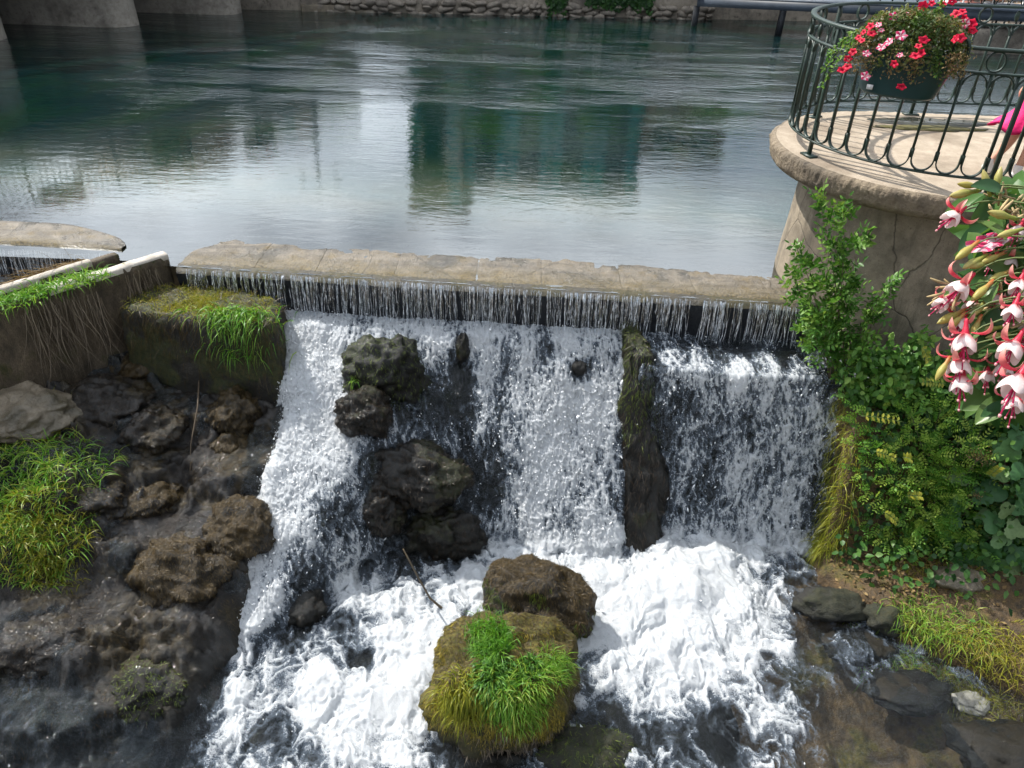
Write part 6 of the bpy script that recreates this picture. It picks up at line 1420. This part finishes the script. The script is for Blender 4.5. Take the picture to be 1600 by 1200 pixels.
# px, py of the tube, depth, direction of the mouth in image terms (dx, dy down), scale
FL = [(1508, 333, 1.0, (-.85, .55), .95), (1520, 438, .98, (-.75, .65), 1.15), (1512, 505, .99, (-.5, .85), 1.0), (1510, 525, .96, (-.15, 1), 1.2), (1504, 563, .97, (-.2, 1), 1.15), (1505, 592, .97, (-.15, 1), 1.1), (1598, 540, .92, (-.6, .8), 1.2), (1606, 588, .88, (-.55, .85), 1.35), (1585, 395, 1.0, (-.4, .9), .9), (1600, 432, .95, (-.4, .9), .9), (1545, 530, 1.02, (-.1, 1), .9), (1570, 492, 1.04, (-.3, 1), .8), (1488, 468, .99, (-.8, .6), .8), (1560, 455, 1.0, (-.3, .95), .9), (1612, 500, 1.0, (-.3, .95), 1.0), (1625, 440, .95, (0, 1), 1.0), (1572, 575, .98, (-.2, 1), .9), (1545, 590, 1.03, (-.2, 1), .8), (1592, 470, .93, (-.4, .9), .95), (1560, 400, 1.02, (-.5, .8), .75), (1530, 470, 1.02, (-.6, .7), .8), (1600, 350, .98, (-.5, .8), .8), (1540, 355, 1.05, (-.7, .6), .65), (1590, 625, .95, (-.3, 1), 1.0), (1525, 545, 1.04, (.2, 1), .8)]
def img_dir(dx, dy, tw=-.15): return norm(_R*dx-_U*dy+_F*tw+np.array([0, 0, -.12]))
for (x, y, k, dd, sc) in FL:
    p = atd(x, y-(8 if y < 480 else 22), k); dn = img_dir(*dd); o = bpy.data.objects.new('flower', ME['corolla']); link(o, fu); place(o, p, dn, random.uniform(0, 3), sc*.68)
    for nm in ('tube', 'stamens'): c = bpy.data.objects.new(nm, ME[nm]); link(c, o)
    for i in range(4):
        c = bpy.data.objects.new('sepal', ME['sepal']); link(c, o); c.rotation_euler = (random.uniform(-.1, .1), random.uniform(-.35, .3), i*math.pi/2+random.uniform(-.2, .2))
    stem_to(p, dn)
def bud():
    q = MB(); q.lathe([(0, .010), (.0025, .009), (.003, .003), (.0028, -.002), (.0052, -.012), (.0056, -.018), (.0035, -.028), (0, -.034)], n=10); o = q.build('bud', MT['bud'], None, True, attr='rnd', local=True)
    z = np.array([v.co.z for v in o.data.vertices]); o.data.attributes['rnd'].data.foreach_set('value', np.clip((.010-z)/.044, 0, 1).astype(np.float32)); return o
mbud = mk(bud); mbud2 = mbud.copy(); mbud2.materials.clear(); mbud2.materials.append(MT['bud2'])
BU = [(1526, 291, 1.0, (-1, -.2), 0), (1522, 299, 1.0, (-1, .1), 1), (1522, 383, .98, (-.8, .5), 0), (1535, 402, .98, (-.9, .4), 1), (1542, 412, .98, (-1, 0.05), 1), (1500, 488, .99, (-.95, .35), 0), (1503, 494, .98, (-.8, .6), 0), (1480, 565, .97, (-.6, .8), 0), (1545, 445, .97, (-.8, .6), 0), (1505, 494, 1.0, (-1, .1), 1), (1560, 512, .98, (-1, .1), 1), (1570, 522, .98, (-1, 0.1), 1), (1590, 360, .95, (-1, .2), 1), (1580, 340, .97, (-.9, -.3), 1), (1555, 295, 1.0, (.2, -1), 1), (1545, 298, 1.0, (-.3, -1), 1), (1530, 500, .98, (-.5, .9), 0), (1575, 425, .98, (-.9, .3), 0), (1540, 470, .98, (-.7, .7), 1), (1562, 398, .98, (-.9, .3), 0), (1575, 380, .99, (-.9, 0), 1)]
for (x, y, k, dd, t) in BU:
    p = atd(x, y, k); dn = img_dir(*dd); o = bpy.data.objects.new('bud', mbud2 if t else mbud); link(o, fu); place(o, p, dn, 0, random.uniform(.75, 1.05)); stem_to(p, dn)
def fleaf():
    t = np.linspace(0, 1, 9); path = np.c_[t, 0*t, -.25*t**2]; w = .26*np.sin(np.clip(t*.97+.02, 0, 1)*math.pi)**.75+.004; V, F = petal_strip(path, w, -.35, 5); return mesh_np('leaf', V.reshape(-1, 3), F, MT['fleaf'], None, local=True)
mlf = mk(fleaf)
LF = [(1548, 305, .045), (1535, 330, .05), (1525, 345, .045), (1560, 350, .06), (1555, 345, .05), (1575, 345, .045), (1570, 300, .045), (1560, 425, .055), (1570, 440, .06), (1545, 430, .05), (1585, 400, .06), (1598, 410, .07), (1560, 460, .055), (1555, 480, .06), (1535, 500, .045), (1545, 490, .055), (1570, 540, .06), (1580, 515, .055), (1560, 555, .055), (1565, 600, .06), (1585, 620, .06), (1590, 480, .06), (1600, 520, .06), (1580, 460, .055), (1595, 340, .05), (1600, 370, .06), (1515, 470, .04), (1605, 640, .06), (1610, 560, .07), (1620, 420, .07), (1620, 350, .06), (1585, 580, .05), (1575, 490, .055), (1550, 520, .05), (1590, 445, .05)]
for (x, y, s) in LF:
    p = atd(x, y, random.uniform(.98, 1.08)); o = bpy.data.objects.new('leaf', mlf); link(o, fu); o.location = (p-fc).tolist(); o.scale = (s,)*3
    xd = norm(_R*random.uniform(-1, .4)-_U*random.uniform(-.3, 1)+_F*random.uniform(-.4, .1)); zd = norm(-_F*.7+_U*.6+RNG.normal(size=3)*.35); yd = norm(np.cross(zd, xd)); zd = np.cross(xd, yd)
    o.rotation_euler = Matrix(np.stack([xd, yd, zd], 1).tolist()).to_euler()
# dense inner foliage and dry tan seed stalks
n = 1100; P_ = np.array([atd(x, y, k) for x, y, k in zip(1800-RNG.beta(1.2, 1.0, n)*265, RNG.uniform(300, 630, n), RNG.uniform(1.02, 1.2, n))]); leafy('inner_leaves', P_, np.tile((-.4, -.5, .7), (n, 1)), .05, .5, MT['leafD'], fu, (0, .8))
for k in range(46):
    x, y = random.choice([(1570, 315), (1585, 300), (1592, 325), (1480, 460), (1490, 450), (1560, 480), (1590, 500), (1600, 310), (1575, 535)]); x += random.gauss(0, 9); y += random.gauss(0, 8); p = atd(x, y, random.uniform(.97, 1.03)); dn = img_dir(random.uniform(-1, .3), random.uniform(-.4, .7))
    mm = MB(); mm.tube([p, p+dn*.012, p+dn*.024+np.array([0, 0, .002])], [.0012, .0022, .0008], 5); mm.build('dry_stalk', MT['dry'], fu, True)
for (x, y, k, sc) in ((1535, 383, .99, 1.0), (1552, 375, .99, 1.0), (1565, 370, 1.0, .9)):
    o = bpy.data.objects.new('petunia', pm['P']); link(o, fu); o.location = (atd(x, y, k)-fc).tolist(); o.scale = (.62*sc,)*3; o.rotation_euler = Vector((_U*.9-_F*.5-_R*.4).tolist()).to_track_quat('Z', 'Y').to_euler()

# ================================================================== child in a pink dress walking on the terrace
g0 = np.array([4.06, 6.43, TZ])
kid = empty('person', g0, 'small child in a bright pink dress, white socks and sneakers walking on the terrace', 'person')
MT['skin'] = mat_plain('skin', (.55, .30, .21), .5, .06, 8); MT['dress'] = mat_plain('pink_dress', (.80, .012, .16), .7, .12, 10, .3, 40); MT['shoe'] = mat_plain('white_shoe', (.72, .70, .68), .5, .05, 20); MT['hair'] = mat_plain('brown_hair', (.06, .035, .02), .5, .3, 40)
J = {'pel': (0, 0, .50), 'chest': (.01, 0, .70), 'neck': (.01, 0, .80), 'head': (.025, 0, .86), 'crown': (.025, 0, .985), 'shl': (.01, .09, .76), 'ell': (-.05, .13, .64), 'wrl': (.02, .15, .54), 'hl': (.04, .15, .49), 'shr': (.01, -.09, .76), 'elr': (.05, -.13, .64), 'wrr': (.12, -.14, .56), 'hr': (.15, -.14, .52),
     'hpl': (0, .05, .47), 'knl': (-.04, .055, .27), 'anl': (-.145, .055, .075), 'hpr': (0, -.05, .47), 'knr': (.07, -.06, .27), 'anr': (.04, -.06, .06)}
Rd = {'pel': .085, 'chest': .082, 'neck': .034, 'head': .068, 'crown': .058, 'shl': .036, 'ell': .026, 'wrl': .02, 'hl': .018, 'shr': .036, 'elr': .026, 'wrr': .02, 'hr': .018, 'hpl': .062, 'knl': .043, 'anl': .029, 'hpr': .062, 'knr': .043, 'anr': .029}
E_ = [('pel', 'chest'), ('chest', 'neck'), ('neck', 'head'), ('head', 'crown'), ('chest', 'shl'), ('shl', 'ell'), ('ell', 'wrl'), ('wrl', 'hl'), ('chest', 'shr'), ('shr', 'elr'), ('elr', 'wrr'), ('wrr', 'hr'), ('pel', 'hpl'), ('hpl', 'knl'), ('knl', 'anl'), ('pel', 'hpr'), ('hpr', 'knr'), ('knr', 'anr')]
ks = list(J); me = bpy.data.meshes.new('body'); me.from_pydata([J[k] for k in ks], [(ks.index(a), ks.index(b)) for a, b in E_], []); me.materials.append(MT['skin'])
bo = bpy.data.objects.new('body', me); link(bo, kid); sk = bo.modifiers.new('skin', 'SKIN'); sk.use_smooth_shade = True
for i, k in enumerate(ks): me.skin_vertices[0].data[i].radius = (Rd[k],)*2; me.skin_vertices[0].data[i].use_root = (k == 'pel')
sb = bo.modifiers.new('sub', 'SUBSURF'); sb.levels = 2; sb.render_levels = 2
th = np.linspace(0, 2*math.pi, 60, endpoint=False); rows = []
for z, r, fl_ in ((.83, .045, 0), (.79, .085, 0), (.74, .098, 0), (.64, .094, 0), (.56, .098, 0), (.52, .13, .1), (.47, .17, .5), (.43, .21, .9), (.40, .24, 1.0), (.402, .235, 1.0)):
    rr = r*(1+.12*fl_*np.sin(7*th+.5)+.05*fl_*np.sin(13*th)); rows.append(np.c_[np.cos(th)*rr-.02*fl_, np.sin(th)*rr*.85, np.full(60, z)+.025*fl_*np.sin(4*th+1)])
i = np.arange(len(rows)-1)[:, None]; j = np.arange(60)[None]
mesh_np('dress', np.array(rows).reshape(-1, 3), np.stack([i*60+j, i*60+(j+1) % 60, (i+1)*60+(j+1) % 60, (i+1)*60+j], -1).reshape(-1, 4), MT['dress'], kid, local=True)
for an, pz in ((J['anl'], .3), (J['anr'], 0)):
    x, y, z = an; m = MB(); m.lathe([(.034, z-.03), (.036, z), (.034, z+.05), (.030, z+.055)], (x, y, 0), 14); m.build('sock', MT['shoe'], kid, True, local=True)
    sv, st2 = ico(3); V = sv*np.array([.088, .038, .042]); V[:, 2] = np.maximum(V[:, 2], -.026); V[:, 2] *= np.where(V[:, 0] > .02, 1-.35*np.clip((V[:, 0]-.02)/.07, 0, 1), 1)
    cp, sp_ = math.cos(pz), math.sin(pz); V = np.c_[V[:, 0]*cp+V[:, 2]*sp_, V[:, 1], -V[:, 0]*sp_+V[:, 2]*cp]
    V = V+np.array([x+.038, y, 0]); V[:, 2] += .002-V[:, 2].min(); sh = mesh_np('shoe', V, st2, MT['shoe'], kid, local=True)
    m = MB()
    for q in range(3): m.tube([(x+.035+.012*q, y-.02, z-.010-.006*q), (x+.035+.012*q, y, z-.002-.006*q), (x+.035+.012*q, y+.02, z-.010-.006*q)], .003, 5)
    m.build('lace', MT['sticker'], sh, True, local=True)
sv, st2 = ico(4); V = sv*np.array([.080, .082, .085])+np.array([.015, 0, .935]); kf = (sv[:, 0] < .35) | (sv[:, 2] > .55); V = np.where((kf)[:, None], V, np.array([.015, 0, .935])+sv*.05)
mesh_np('hair', V, st2, MT['hair'], kid, local=True)
for sg in (-1, 1):
    m = MB(); q, f_ = ico(2); m.add(q*.009+np.array([.090, sg*.026, .925]), f_); m.build('eye', MT['darkwall'], kid, True, local=True)
m = MB(); q, f_ = ico(2); m.add(q*np.array([.012, .009, .012])+np.array([.096, 0, .905]), f_); m.build('nose', MT['skin'], kid, True, local=True)
m = MB(); m.add(q*np.array([.005, .018, .005])+np.array([.089, 0, .882]), f_); m.build('mouth', MT['petR'], kid, True, local=True)
